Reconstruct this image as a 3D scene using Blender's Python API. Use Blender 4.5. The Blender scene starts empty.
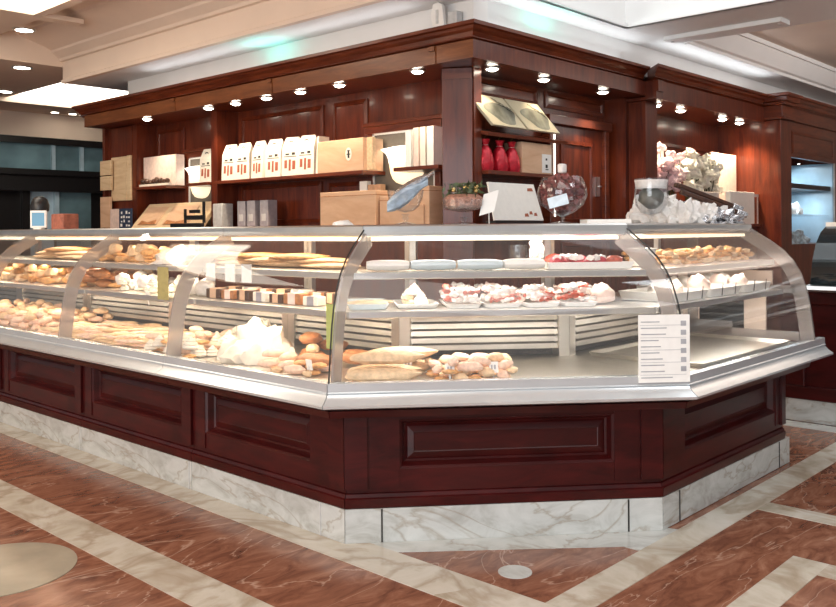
import bpy, bmesh, math, random
from mathutils import Vector, Matrix, noise
random.seed(7)
R = random.uniform
C = bpy.context.scene.collection
PI = math.pi

# ------------------------------------------------------------------ materials
MATS = {}
def nodes_of(name):
    m = bpy.data.materials.new(name); m.use_nodes = True
    nt = m.node_tree; b = nt.nodes['Principled BSDF']
    MATS[name] = m
    return m, nt, b
def N(nt, t, **kw):
    n = nt.nodes.new(t)
    for k, v in kw.items(): setattr(n, k, v)
    return n
def ramp(nt, stops):
    r = N(nt, 'ShaderNodeValToRGB')
    e = r.color_ramp.elements
    while len(e) < len(stops): e.new(0.5)
    for el, (p, c) in zip(e, stops):
        el.position = p; el.color = (c[0], c[1], c[2], 1)
    return r
def plain(name, col, rough=.5, metal=0, var=.12, scale=30, bump=0, coat=0, spec=.5):
    """procedural: a little noise variation of the colour (and bump)"""
    m, nt, b = nodes_of(name)
    tc = N(nt, 'ShaderNodeTexCoord'); nz = N(nt, 'ShaderNodeTexNoise')
    nz.inputs['Scale'].default_value = scale; nz.inputs['Detail'].default_value = 4
    nt.links.new(tc.outputs['Object'], nz.inputs['Vector'])
    lo = [max(0, c*(1-var)) for c in col]; hi = [min(1, c*(1+var)) for c in col]
    r = ramp(nt, [(.3, lo), (.7, hi)])
    nt.links.new(nz.outputs['Fac'], r.inputs['Fac']); nt.links.new(r.outputs['Color'], b.inputs['Base Color'])
    b.inputs['Roughness'].default_value = rough; b.inputs['Metallic'].default_value = metal
    b.inputs['Coat Weight'].default_value = coat; b.inputs['Coat Roughness'].default_value = .1
    b.inputs['Specular IOR Level'].default_value = spec
    if bump:
        bp = N(nt, 'ShaderNodeBump'); bp.inputs['Strength'].default_value = bump; bp.inputs['Distance'].default_value = .01
        nt.links.new(nz.outputs['Fac'], bp.inputs['Height']); nt.links.new(bp.outputs['Normal'], b.inputs['Normal'])
    return m
def wood(name, dark, light, rough=.3, coat=.5, sc=(6, 6, .7), k=3.0):
    m, nt, b = nodes_of(name)
    tc = N(nt, 'ShaderNodeTexCoord'); mp = N(nt, 'ShaderNodeMapping'); mp.inputs['Scale'].default_value = sc
    nt.links.new(tc.outputs['Object'], mp.inputs['Vector'])
    nz = N(nt, 'ShaderNodeTexNoise'); nz.inputs['Scale'].default_value = k; nz.inputs['Detail'].default_value = 7
    nz.inputs['Roughness'].default_value = .65; nz.inputs['Distortion'].default_value = .7
    nt.links.new(mp.outputs['Vector'], nz.inputs['Vector'])
    r = ramp(nt, [(.28, dark), (.52, [(a+c)/2 for a, c in zip(dark, light)]), (.75, light)])
    nt.links.new(nz.outputs['Fac'], r.inputs['Fac']); nt.links.new(r.outputs['Color'], b.inputs['Base Color'])
    b.inputs['Roughness'].default_value = rough; b.inputs['Specular IOR Level'].default_value = .3
    b.inputs['Coat Weight'].default_value = coat; b.inputs['Coat Roughness'].default_value = .12
    return m
def marble(name, stops, vein, rough=.2, scale=2.2, vscale=1.6, vw=.035, rot=.6, vein_mix=.8, stretch=(1, 1, 1)):
    m, nt, b = nodes_of(name)
    tc = N(nt, 'ShaderNodeTexCoord'); mp = N(nt, 'ShaderNodeMapping'); mp.inputs['Scale'].default_value = stretch
    mp.inputs['Rotation'].default_value = (0.3, .2, rot)
    nt.links.new(tc.outputs['Object'], mp.inputs['Vector'])
    n1 = N(nt, 'ShaderNodeTexNoise'); n1.inputs['Scale'].default_value = scale; n1.inputs['Detail'].default_value = 8
    n1.inputs['Roughness'].default_value = .62; n1.inputs['Distortion'].default_value = 1.1
    nt.links.new(mp.outputs['Vector'], n1.inputs['Vector'])
    r = ramp(nt, stops); nt.links.new(n1.outputs['Fac'], r.inputs['Fac'])
    n2 = N(nt, 'ShaderNodeTexNoise'); n2.inputs['Scale'].default_value = vscale; n2.inputs['Detail'].default_value = 6
    n2.inputs['Distortion'].default_value = 1.6
    nt.links.new(mp.outputs['Vector'], n2.inputs['Vector'])
    sub = N(nt, 'ShaderNodeMath', operation='SUBTRACT'); sub.inputs[1].default_value = .5
    ab = N(nt, 'ShaderNodeMath', operation='ABSOLUTE')
    nt.links.new(n2.outputs['Fac'], sub.inputs[0]); nt.links.new(sub.outputs[0], ab.inputs[0])
    vr = ramp(nt, [(0, (vein_mix,)*3), (vw, (0, 0, 0))]); nt.links.new(ab.outputs[0], vr.inputs['Fac'])
    mx = N(nt, 'ShaderNodeMix', data_type='RGBA'); mx.inputs['B'].default_value = (*vein, 1)
    nt.links.new(vr.outputs['Color'], mx.inputs['Factor']); nt.links.new(r.outputs['Color'], mx.inputs['A'])
    nt.links.new(mx.outputs['Result'], b.inputs['Base Color'])
    b.inputs['Roughness'].default_value = rough
    return m
def emit(name, col, s):
    m, nt, b = nodes_of(name)
    b.inputs['Base Color'].default_value = (*col, 1); b.inputs['Emission Color'].default_value = (*col, 1)
    b.inputs['Emission Strength'].default_value = s
    return m
def clear(name, tint=(1, 1, 1), gloss=1.0, rough=.02, haze=0.0, hazecol=(.8, .8, .8)):
    """thin clear glass: fresnel mix of a see-through and a mirror layer, optional milky film"""
    m = bpy.data.materials.new(name); m.use_nodes = True; nt = m.node_tree; nt.nodes.clear(); MATS[name] = m
    out = N(nt, 'ShaderNodeOutputMaterial'); tr = N(nt, 'ShaderNodeBsdfTransparent'); gl = N(nt, 'ShaderNodeBsdfGlossy')
    tr.inputs['Color'].default_value = (*tint, 1); gl.inputs['Roughness'].default_value = rough
    ge = N(nt, 'ShaderNodeNewGeometry'); dt = N(nt, 'ShaderNodeVectorMath', operation='DOT_PRODUCT')
    nt.links.new(ge.outputs['Normal'], dt.inputs[0]); nt.links.new(ge.outputs['Incoming'], dt.inputs[1])
    def mth(op, a, b=None, clamp=False):
        n = N(nt, 'ShaderNodeMath', operation=op); n.use_clamp = clamp
        for i, x in enumerate((a, b)):
            if x is None: continue
            if isinstance(x, (int, float)): n.inputs[i].default_value = x
            else: nt.links.new(x, n.inputs[i])
        return n.outputs[0]
    c = mth('SUBTRACT', 1.0, mth('ABSOLUTE', dt.outputs['Value']))            # Schlick's reflectance of glass
    ml_ = mth('MULTIPLY', mth('ADD', mth('MULTIPLY', mth('POWER', c, 5.0), .96), .04), gloss, True)
    mix = N(nt, 'ShaderNodeMixShader'); nt.links.new(ml_, mix.inputs[0])
    first = tr
    if haze:
        df = N(nt, 'ShaderNodeBsdfDiffuse'); df.inputs['Color'].default_value = (*hazecol, 1)
        m2 = N(nt, 'ShaderNodeMixShader'); m2.inputs[0].default_value = haze
        nt.links.new(tr.outputs[0], m2.inputs[1]); nt.links.new(df.outputs[0], m2.inputs[2]); first = m2
    nt.links.new(first.outputs[0], mix.inputs[1]); nt.links.new(gl.outputs[0], mix.inputs[2])
    nt.links.new(mix.outputs[0], out.inputs[0])
    return m

MAHOG = wood('mahogany', (.050, .0065, .0035), (.19, .036, .012), rough=.3, coat=.25)
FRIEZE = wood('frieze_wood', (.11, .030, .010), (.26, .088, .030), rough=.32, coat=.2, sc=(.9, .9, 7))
MAHOG_H = wood('mahogany_rail', (.060, .0085, .004), (.21, .045, .015), rough=.3, coat=.3, sc=(.9, .9, 7))
BASEW = wood('base_mahogany', (.020, .0018, .002), (.075, .0065, .006), rough=.33, coat=.08, sc=(1.2, 1.2, 5))
PINE = wood('pale_board', (.62, .43, .25), (.84, .66, .43), rough=.55, coat=0, sc=(1, 1, 7))
KRAFT = wood('kraft_board', (.60, .36, .22), (.80, .56, .38), rough=.6, coat=0, sc=(1, 1, 5), k=2)
WMARB = marble('white_marble', [(.28, (.34, .33, .30)), (.5, (.52, .53, .51)), (.72, (.62, .63, .61))], (.30, .25, .19), rough=.22, scale=4.2, vscale=1.5, vw=.022, vein_mix=.6, stretch=(1, 1, 2))
STRIPM = marble('veined_strip_marble', [(.25, (.36, .31, .23)), (.5, (.55, .50, .42)), (.75, (.66, .63, .57))], (.30, .22, .14), rough=.2, scale=3, vscale=1.5, vw=.05, vein_mix=.6, stretch=(1, 1, 1))
RMARB = marble('red_marble', [(.28, (.115, .044, .027)), (.5, (.235, .096, .056)), (.72, (.36, .18, .115))], (.55, .38, .29), rough=.17, scale=5.5, vscale=.8, vw=.006, vein_mix=.6, stretch=(1.0, 2.6, 1))
CREAM = plain('cream_marble', (.33, .29, .22), .2, var=.15, scale=6)
STEEL = plain('brushed_steel', (.74, .73, .71), .30, 1, var=.06, scale=8)
STEELD = plain('satin_steel', (.66, .63, .58), .38, 1, var=.10, scale=5)
RAIL = plain('satin_rail', (.72, .76, .78), .25, .6, var=.04, scale=8)
PAINT = plain('ceiling_paint', (.80, .79, .77), .7, var=.02, scale=3)
PAINT_WARMLIT = plain('warmlit_ceiling_paint', (.76, .62, .51), .7, var=.03, scale=3)  # white paint with the warm light on it mixed into the colour
SLAT = plain('louvre_metal', (.60, .56, .49), .25, .6, var=.12, scale=4)
GLASS = clear('case_glass', gloss=.8, haze=.018, hazecol=(.9, .88, .85))
SHELFG = plain('shelf_laminate', (.70, .66, .59), .25, .35, var=.05, scale=6)
FROST = clear('frosted_acrylic', tint=(.92, .90, .88), gloss=1.5, rough=.15, haze=.55, hazecol=(.40, .36, .34))
VASEG = clear('goblet_glass', tint=(.96, .97, .98), gloss=1.2, haze=.008, hazecol=(.9, .92, .95))
BLACK = plain('black_rubber', (.012, .011, .010), .5)
DARK = plain('dark_frame', (.012, .011, .012), .35)
WHITE = plain('white_card', (.86, .84, .80), .6, var=.03)
PAPER = plain('bag_paper', (.86, .79, .68), .6, var=.04)
PRINT = plain('print_ink', (.03, .025, .02), .6)
REDINK = plain('red_ink', (.38, .10, .05), .6)
GREYINK = plain('grey_ink', (.38, .38, .40), .6)
BLUEINK = plain('blue_ink', (.02, .04, .09), .6)
GREEN = plain('green_card', (.42, .47, .12), .6, var=.08)
OLIVE = plain('olive_card', (.42, .36, .12), .6, var=.15)
CRUST = plain('golden_crust', (.66, .35, .13), .55, var=.35, scale=45, bump=.3)
PALE = plain('pale_dough', (.74, .52, .31), .6, var=.18, scale=45, bump=.3)
BROWN = plain('brown_crust', (.42, .17, .06), .5, var=.3, scale=45, bump=.3)
CREAMY = plain('white_icing', (.80, .74, .64), .6, var=.05, scale=45, bump=.2)
PINKY = plain('pink_biscuit', (.82, .56, .42), .6, var=.2, scale=50, bump=.3)
CHOC = plain('chocolate', (.065, .026, .014), .35, var=.3)
REDF = plain('red_fruit', (.45, .03, .05), .3, var=.3)
WRAPR = plain('red_wrapper', (.50, .10, .06), .25, var=.4, scale=60)
WRAPW = plain('white_wrapper', (.80, .76, .72), .3, var=.08, scale=60)
PINKW = plain('pale_pink_pack', (.85, .66, .58), .35, var=.12, scale=25)
FOIL = plain('silver_foil', (.72, .72, .74), .18, 1, var=.15, scale=60, bump=.6)
REDFOIL = plain('red_foil', (.50, .015, .03), .2, .3, var=.3, scale=30, bump=.6)
BLUEG = plain('pale_blue_ceramic', (.62, .72, .76), .15, var=.05)
NAPK = plain('blue_grey_napkin', (.40, .50, .60), .5, var=.35, scale=25, bump=.4)
NUT = plain('sugared_nut', (.20, .038, .032), .5, var=.35, scale=60, bump=.4)
LEAF = plain('dark_leaf', (.06, .08, .03), .5, var=.4)
GOLD = plain('gold_bauble', (.55, .40, .16), .25, .8, var=.2)
def petal(name, col):
    m = bpy.data.materials.new(name); m.use_nodes = True; nt = m.node_tree; nt.nodes.clear(); MATS[name] = m
    out = N(nt, 'ShaderNodeOutputMaterial'); df = N(nt, 'ShaderNodeBsdfDiffuse'); tl = N(nt, 'ShaderNodeBsdfTranslucent'); mx = N(nt, 'ShaderNodeMixShader')
    tc = N(nt, 'ShaderNodeTexCoord'); nz = N(nt, 'ShaderNodeTexNoise'); nz.inputs['Scale'].default_value = 25; nt.links.new(tc.outputs['Object'], nz.inputs['Vector'])
    r = ramp(nt, [(.3, [c*.85 for c in col]), (.7, [min(1, c*1.08) for c in col])]); nt.links.new(nz.outputs['Fac'], r.inputs['Fac'])
    for x in (df, tl): nt.links.new(r.outputs['Color'], x.inputs['Color'])
    mx.inputs[0].default_value = .45; nt.links.new(df.outputs[0], mx.inputs[1]); nt.links.new(tl.outputs[0], mx.inputs[2]); nt.links.new(mx.outputs[0], out.inputs[0])
    return m
PINKF = petal('pink_petal', (.95, .78, .80))
CREAMF = petal('cream_petal', (.96, .93, .86))
BLUEP = emit('lit_screen', (.10, .24, .36), .5)
TEAL = plain('dark_teal_glass', (.15, .25, .29), .08, var=.5, scale=1.5)
SMOKE = clear('smoked_teal_glass', tint=(.16, .24, .27), gloss=2.2, haze=.12, hazecol=(.05, .10, .12))
ICE = plain('pale_blue_back', (.46, .62, .72), .2, var=.35, scale=2)
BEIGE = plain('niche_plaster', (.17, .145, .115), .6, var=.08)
LILAC = plain('grey_pack', (.34, .32, .35), .5)
GREYP = plain('grey_plastic', (.55, .55, .54), .45)
PANEL_C = emit('cool_ceiling_light', (.93, .97, 1.0), 1.35)
PANEL_W = emit('warm_ceiling_light', (1.0, .93, .80), 4.5)
BULB = emit('halogen_bulb', (1.0, .90, .74), 22)
BOWL = emit('lit_lamp_bowl', (1.0, .84, .58), .9)
BOWLT = emit('lit_lamp_light', (1.0, .95, .84), 2.0)

# ------------------------------------------------------------------ mesh builder
class MB:
    def __init__(s): s.v = []; s.f = []; s.mi = []
    def add(s, vs, fs, mi=0):
        o = len(s.v); s.v += [tuple(v) for v in vs]; s.f += [tuple(i+o for i in f) for f in fs]; s.mi += [mi]*len(fs); return s
    def box(s, x0, x1, y0, y1, z0, z1, mi=0):
        v = [(x, y, z) for z in (z0, z1) for y in (y0, y1) for x in (x0, x1)]
        return s.add(v, [(0, 2, 3, 1), (4, 5, 7, 6), (0, 1, 5, 4), (2, 6, 7, 3), (0, 4, 6, 2), (1, 3, 7, 5)], mi)
    def obox(s, c, ax, ay, az, mi=0):
        c = Vector(c); ax = Vector(ax); ay = Vector(ay); az = Vector(az)
        v = [c+ax*i+ay*j+az*k for k in (-1, 1) for j in (-1, 1) for i in (-1, 1)]
        return s.add(v, [(0, 2, 3, 1), (4, 5, 7, 6), (0, 1, 5, 4), (2, 6, 7, 3), (0, 4, 6, 2), (1, 3, 7, 5)], mi)
    def prism(s, poly, z0, z1, mi=0):
        n = len(poly); v = [(x, y, z0) for x, y in poly]+[(x, y, z1) for x, y in poly]
        f = [tuple(range(n))[::-1], tuple(range(n, 2*n))]+[(i, (i+1) % n, n+(i+1) % n, n+i) for i in range(n)]
        return s.add(v, f, mi)
    def loft(s, rings, mi=0, caps=True, closed=True):
        n = len(rings[0]); v = [p for r in rings for p in r]; f = []
        for k in range(len(rings)-1):
            for i in range(n if closed else n-1):
                j = (i+1) % n; f.append((k*n+i, k*n+j, (k+1)*n+j, (k+1)*n+i))
        if caps == 'end': f += [tuple(range((len(rings)-1)*n, len(rings)*n))]
        elif caps and closed: f += [tuple(range(n))[::-1], tuple(range((len(rings)-1)*n, len(rings)*n))]
        return s.add(v, f, mi)
    def lathe(s, prof, c=(0, 0, 0), n=28, mi=0, caps=True):
        rings = [[(c[0]+max(r, 1e-4)*math.cos(2*PI*i/n), c[1]+max(r, 1e-4)*math.sin(2*PI*i/n), c[2]+z) for i in range(n)] for r, z in prof]
        return s.loft(rings, mi, caps)
    def tube(s, pts, r, n=8, mi=0):
        pts = [Vector(p) for p in pts]; rings = []
        for i, p in enumerate(pts):
            t = (pts[min(i+1, len(pts)-1)]-pts[max(i-1, 0)]).normalized()
            a = t.orthogonal().normalized() if abs(t.z) > .9 else t.cross(Vector((0, 0, 1))).normalized()
            b = t.cross(a); rr = r[i] if isinstance(r, (list, tuple)) else r
            rings.append([p+a*rr*math.cos(2*PI*k/n)+b*rr*math.sin(2*PI*k/n) for k in range(n)])
        return s.loft(rings, mi)
    def blob(s, c, sx, sy, sz, amp=.15, fr=2.0, seed=0, sub=2, mi=0, flat=None, rot=0):
        bm = bmesh.new(); bmesh.ops.create_icosphere(bm, subdivisions=sub, radius=1); bm.verts.index_update()
        ca, sa = math.cos(rot), math.sin(rot); vs = []
        for v in bm.verts:
            p = v.co*(1+amp*noise.noise(v.co*fr+Vector((seed*3.1, seed*1.7, seed))))
            z = p.z*sz
            if flat is not None: z = max(z, flat*sz)
            x, y = p.x*sx, p.y*sy
            vs.append((c[0]+ca*x-sa*y, c[1]+sa*x+ca*y, c[2]+z))
        fs = [tuple(v.index for v in f.verts) for f in bm.faces]; bm.free()
        return s.add(vs, fs, mi)

def tagp(o, label=None, cat=None, group=None, kind=None):
    if label: o['label'] = label
    if cat: o['category'] = cat
    if group: o['group'] = group
    if kind: o['kind'] = kind
    return o
def thing(name, label, cat, loc=(0, 0, 0), rz=0, group=None):
    o = bpy.data.objects.new(name, None); C.objects.link(o); o.empty_display_size = .05
    o.location = loc; o.rotation_euler = (0, 0, rz)
    return tagp(o, label, cat, group)
def wloc(p):
    v = Vector((0, 0, 0))
    while p is not None: v = v+Vector(p.location); p = p.parent
    return v
def obj(name, mb, mats, parent=None, smooth=True, bevel=0, local=False, sub=0, loc=None, ang=.6):
    """one mesh object; vertices are world coordinates unless local=True. top-level meshes get their origin at their base"""
    if not isinstance(mats, (list, tuple)): mats = [mats]
    off = Vector((0, 0, 0))
    if not local:
        if parent is not None: off = wloc(parent)
        else:
            xs = [v[0] for v in mb.v]; ys = [v[1] for v in mb.v]; zs = [v[2] for v in mb.v]
            off = Vector(((min(xs)+max(xs))/2, (min(ys)+max(ys))/2, min(zs)))
    me = bpy.data.meshes.new(name)
    me.from_pydata([tuple(Vector(v)-off) for v in mb.v], [], mb.f); me.update()
    for m in mats: me.materials.append(m)
    for p, i in zip(me.polygons, mb.mi): p.material_index = i
    bm = bmesh.new(); bm.from_mesh(me); bmesh.ops.recalc_face_normals(bm, faces=bm.faces); bm.to_mesh(me); bm.free()
    if smooth:
        for p in me.polygons: p.use_smooth = True
        me.set_sharp_from_angle(angle=ang)
    o = bpy.data.objects.new(name, me); C.objects.link(o)
    if parent is not None: o.parent = parent
    elif not local: o.location = off
    if loc is not None: o.location = loc
    if bevel:
        b = o.modifiers.new('edge', 'BEVEL'); b.width = bevel; b.segments = 2; b.limit_method = 'ANGLE'
    return o
def pieces(name, mb, mat, parent, **kw):
    """every loose piece of the builder becomes a part of its own"""
    par = list(range(len(mb.v)))
    def find(i):
        while par[i] != i: par[i] = par[par[i]]; i = par[i]
        return i
    for f in mb.f:
        for i in f[1:]: par[find(i)] = find(f[0])
    groups = {}
    for f, m in zip(mb.f, mb.mi): groups.setdefault(find(f[0]), []).append((f, m))
    out = []
    for g in groups.values():
        idx = sorted({i for f, _ in g for i in f}); mp = {i: k for k, i in enumerate(idx)}
        nb = MB(); nb.v = [mb.v[i] for i in idx]; nb.f = [tuple(mp[i] for i in f) for f, _ in g]; nb.mi = [m for _, m in g]
        out.append(obj(name, nb, mat, parent, **kw))
    return out
def struct(name, mb, mat, parent=None, **kw):
    o = obj(name, mb, mat, parent, **kw)
    if parent is None: o['kind'] = 'structure'
    return o
def dup(o, loc, rz=None, rot=None, sc=None, label=None, group=None):
    """copy a thing with its parts and sub-parts"""
    c = o.copy(); C.objects.link(c); c.location = loc
    if rz is not None: c.rotation_euler = (0, 0, rz)
    if rot is not None: c.rotation_euler = rot
    if sc is not None: c.scale = (sc, sc, sc)
    if label: c['label'] = label
    if group: c['group'] = group
    for ch in o.children:
        d = ch.copy(); C.objects.link(d); d.parent = c
        for g in ch.children:
            e = g.copy(); C.objects.link(e); e.parent = d
    return c

# ------------------------------------------------------------------ camera
F_PX, YH, ROLL, YAW = 872.711, 230.4457, -6.9594e-3, 0.748435
cam = bpy.data.cameras.new('camera'); co = bpy.data.objects.new('camera', cam); C.objects.link(co)
fw = Vector((math.cos(YAW), math.sin(YAW), 0)); rt0 = Vector((math.sin(YAW), -math.cos(YAW), 0)); up0 = Vector((0, 0, 1))
cr, sr = math.cos(ROLL), math.sin(ROLL)
rt = rt0*cr+up0*sr; up = -rt0*sr+up0*cr
M = Matrix((( rt.x, up.x, -fw.x, 0), (rt.y, up.y, -fw.y, 0), (rt.z, up.z, -fw.z, 1.25), (0, 0, 0, 1)))
co.matrix_world = M
cam.sensor_width = 36; cam.lens = F_PX/836*36; cam.shift_y = -(303.5-YH)/836; cam.clip_start = .05
bpy.context.scene.camera = co

# ------------------------------------------------------------------ the setting
def strip(name, poly, mat, z0=0.0, h=.0025):
    return struct(name, MB().prism(poly, z0, z0+h), mat, smooth=False)
b = MB(); b.prism([(-3, -3), (14, -3), (14, 14), (-3, 14)], -.06, 0)
struct('floor', b, RMARB, smooth=False)
# white marble strips laid in the red floor
strip('trim_1', [(2.22, 2.00), (2.42, 1.90), (2.42, 8.5), (2.22, 8.5)], STRIPM)                # along left run
strip('trim_2', [(2.27, 1.72), (2.27, 1.0), (2.42, 1.0), (2.42, 1.75)], STRIPM) if False else None
strip('trim_2', [(2.22, .2), (2.42, .2), (2.42, 1.90), (2.22, 2.00)], STRIPM)
strip('trim_3', [(3.06, 1.54), (5.62, 1.54), (5.62, 1.68), (3.06, 1.68)], STRIPM)
strip('trim_4', [(2.42, 1.54), (3.06, 1.54), (3.06, 1.68), (2.42, 1.68)], STRIPM)
n_f = Vector((-.6607, -.7506)); PL = Vector((2.345, 2.587)); PR = Vector((3.33, 1.72))
q0 = PL+n_f*0.0; q1 = PR+n_f*0.0
strip('trim_5', [(2.42, 2.54), (2.42, 2.375), (3.06, 1.75), (3.06, 1.68), (3.38, 1.68), (3.36, 1.75)], WMARB)
strip('trim_6', [(1.615, -1), (1.795, -1), (1.795, 9), (1.615, 9)], STRIPM)
strip('trim_7', [(3.86, -1), (3.99, -1), (3.99, 1.54), (3.86, 1.54)], STRIPM)
strip('trim_8', [(2.45, 1.09), (3.40, 1.09), (3.40, 1.22), (2.45, 1.22)], STRIPM)
strip('trim_9', [(3.27, -.5), (3.40, -.5), (3.40, 1.09), (3.27, 1.09)], STRIPM)
strip('trim_10', [(5.62, -1), (5.78, -1), (5.78, 2.2), (5.62, 2.2)], WMARB, 0)
strip('trim_11', [(1.31+.275*math.cos(a), 3.36+.275*math.sin(a)) for a in [i*2*PI/48 for i in range(48)]], CREAM)
strip('trim_12', [(2.57+.062*math.cos(a), 1.915+.062*math.sin(a)) for a in [i*2*PI/32 for i in range(32)]], WMARB)

def slab(name, x0, x1, y0, y1, z0, z1, m=PAINT): return struct(name, MB().box(x0, x1, y0, y1, z0, z1), m, smooth=False)
SZ = 2.74
b = MB(); b.box(3.98, 13, 3.27, 8.5, SZ, 3.3)                                   # dropped soffit over the wall cabinets
b.box(5.80, 6.60, -2, 3.27, SZ, 3.3)                                            # beam between the two coffers
b.box(6.60, 13, 3.20, 3.27, SZ, 3.3)
struct('ceiling', b, PAINT, smooth=False)
# left side: beam face with its mouldings (profile in x,z swept along y)
def sweep_y(prof, y0, y1, mb=None, mi=0):
    mb = mb or MB(); return mb.loft([[(x, y0, z) for x, z in prof], [(x, y1, z) for x, z in prof]], mi)
def sweep_x(prof, x0, x1, mb=None, mi=0):
    mb = mb or MB(); return mb.loft([[(x0, y, z) for y, z in prof], [(x1, y, z) for y, z in prof]], mi)
b = sweep_y([(4.0, SZ-.004), (3.955, SZ-.004), (3.95, 2.765), (3.97, 2.775), (3.97, 2.95), (3.94, 2.955), (3.93, 2.98), (3.86, 3.03), (3.85, 3.05), (3.78, 3.08), (3.55, 3.15), (3.53, 3.17), (3.42, 3.19), (3.40, 3.215), (3.30, 3.23), (3.30, 3.3), (4.0, 3.3)], 3.27, 8.5)
struct('trim_13', b, PAINT_WARMLIT, ang=.3)
b = MB(); b.box(3.30, 3.975, -2, 3.27, 2.9, 3.3); struct('trim_14', b, PAINT, smooth=False)
# left ceiling with the opening of a luminous coffer
b = MB(); zc = 3.10
b.box(-3, 3.31, 7.42, 8.5, zc, 3.3); b.box(-3, .3, -3, 7.42, zc, 3.3); b.box(3.18, 3.31, 6.1, 7.42, zc, 3.3); b.box(.3, 3.31, -3, 6.1, zc, 3.3)
b.box(-3, 3.6, 7.30, 7.44, zc-.03, zc+.01); b.box(3.16, 3.24, 6.1, 7.32, zc-.03, zc+.01)
struct('ceiling.001', b, PAINT_WARMLIT, smooth=False)
b = MB(); b.box(.3, 3.18, 6.1, 7.42, 3.22, 3.24); struct('ceiling.002', b, PANEL_W, smooth=False)
# lower ceiling beyond, with its lit rectangle
b = MB(); zl = 2.90
b.box(-3, 4.36, 8.5, 14, zl, 3.3); b.box(4.36, 5.45, 8.5, 9.36, zl, 3.3); b.box(5.45, 13, 8.5, 14, zl, 3.3); b.box(4.36, 5.45, 10.85, 14, zl, 3.3)
struct('ceiling.003', b, PAINT_WARMLIT, smooth=False)
b = MB(); b.box(4.36, 5.45, 9.36, 10.85, 2.955, 2.98); struct('ceiling.004', b, PANEL_W, smooth=False)
sweep = sweep_x([(10.85, zl), (10.85, zl-.05), (10.91, zl-.05), (10.97, zl)], 3, 6.2); struct('trim_15', sweep, PAINT_WARMLIT)
# coffer A (cool, lit) and coffer B
b = MB(); b.box(3.975, 5.80, 0.2, 3.27, 3.22, 3.3); struct('ceiling.005', b, PANEL_C, smooth=False)
b = MB(); b.box(3.975, 5.80, -2, .2, SZ, 3.3); struct('ceiling.006', b, PAINT, smooth=False)
b = MB()
b.box(3.98, 5.80, 3.245, 3.268, SZ-.006, SZ+.03); b.box(5.775, 5.798, .2, 3.245, SZ-.006, SZ+.03)
b.box(3.98, 5.80, 3.225, 3.268, SZ-.006, SZ+.008); b.box(5.755, 5.798, .2, 3.245, SZ-.006, SZ+.008)
struct('trim_16', b, PAINT, smooth=False)
b = sweep_x([(3.2, SZ-.006), (3.17, SZ-.006), (3.17, SZ+.02), (3.14, SZ+.03), (3.06, SZ+.16), (3.04, SZ+.16), (3.04, SZ+.2), (3.2, SZ+.2)], 6.62, 13); struct('trim_17', b, PAINT, ang=.3)
b = MB(); b.box(6.60, 13, -2, 3.2, SZ+.2, 3.3); struct('ceiling.007', b, plain('beige_ceiling_paint', (.62, .52, .44), .7, var=.03, scale=3), smooth=False)
# block above the wall cabinets
b = MB(); b.prism([(4.37, 3.56), (4.45, 3.50), (13, 3.50), (13, 4.4), (5.2, 4.4), (5.2, 7.95), (4.37, 7.95)], 2.50, SZ); struct('wall_upper', b, PAINT, smooth=False)
# dark shop front at the far left
b = MB(); b.box(0, 9, 12.0, 12.15, 2.53, 2.9); struct('wall_back', b, PAINT_WARMLIT, smooth=False)
b = MB(); b.box(0, 9, 11.9, 12.1, 2.47, 2.56); b.box(0, 9, 11.85, 12.1, 1.82, 2.12); b.box(0, 9, 11.9, 12.1, .0, .3); b.box(0, 9, 11.8, 12.0, 2.04, 2.08)
for x in (5.0, 6.35, 7.4): b.box(x, x+.10, 11.92, 12.08, .3, 1.82)
struct('trim_18', b, DARK, smooth=False)
k = 1
for x0, x1, m in ((2.6, 5.46, TEAL), (5.48, 5.86, TEAL), (5.88, 9, TEAL)):
    w = struct('window_%d' % k, MB().box(x0, x1, 11.99, 12.02, 2.12, 2.48), m, smooth=False); k += 1
b = MB()
for x in (5.42, 5.83): b.box(x, x+.05, 11.95, 12.03, 2.12, 2.48)
struct('trim_19', b, ICE, smooth=False)
for x0, x1, m in ((3.6, 5.0, DARK), (5.10, 5.46, ICE), (5.5, 6.0, TEAL), (6.0, 6.35, DARK), (6.45, 9, TEAL)):
    struct('window_%d' % k, MB().box(x0, x1, 11.99, 12.02, .3, 1.82), m, smooth=False); k += 1
struct('trim_20', MB().box(5.45, 5.51, 11.93, 12.0, 1.2, 1.82), ICE, smooth=False)
struct('wall_far', MB().box(0, 13, 12.6, 12.7, 0, 3.0), DARK, smooth=False)
struct('wall_right', MB().box(12.9, 13, -2, 12.6, 0, 3.0), PAINT_WARMLIT, smooth=False)

# ------------------------------------------------------------------ the curved glass counter
DL = Vector((0, 1)); DF = (PR-PL).normalized(); DR = Vector((1, 0))
FACE = {'L': (PL, DL, Vector((1, 0))), 'F': (PL, DF, Vector((-DF.y, DF.x))), 'R': (PR, DR, Vector((0, 1)))}
def FP(f, t, q, z):
    o, d, n = FACE[f]; p = o+d*t+n*q; return (p.x, p.y, z)
def fang(f): d = FACE[f][1]; return math.atan2(d.y, d.x)
def ext(mb, f, prof, t0, t1, k0=0, k1=0, mi=0):
    return mb.loft([[FP(f, t0+k0*q, q, z) for q, z in prof], [FP(f, t1+k1*q, q, z) for q, z in prof]], mi)
GP = [(-.138, .665), (-.128, .74), (-.119, .81), (-.108, .88), (-.093, .945), (-.065, 1.02), (-.030, 1.078), (.02, 1.132), (.08, 1.178), (.15, 1.222), (.215, 1.262)]
def offs(prof, d):
    r = []
    for i, p in enumerate(prof):
        a = Vector(prof[max(i-1, 0)]); c = Vector(prof[min(i+1, len(prof)-1)]); t = (c-a).normalized()
        r.append((p[0]+t.y*d, p[1]-t.x*d))
    return r
def rect(q0, q1, z0, z1): return [(q0, z0), (q1, z0), (q1, z1), (q0, z1)]

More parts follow.
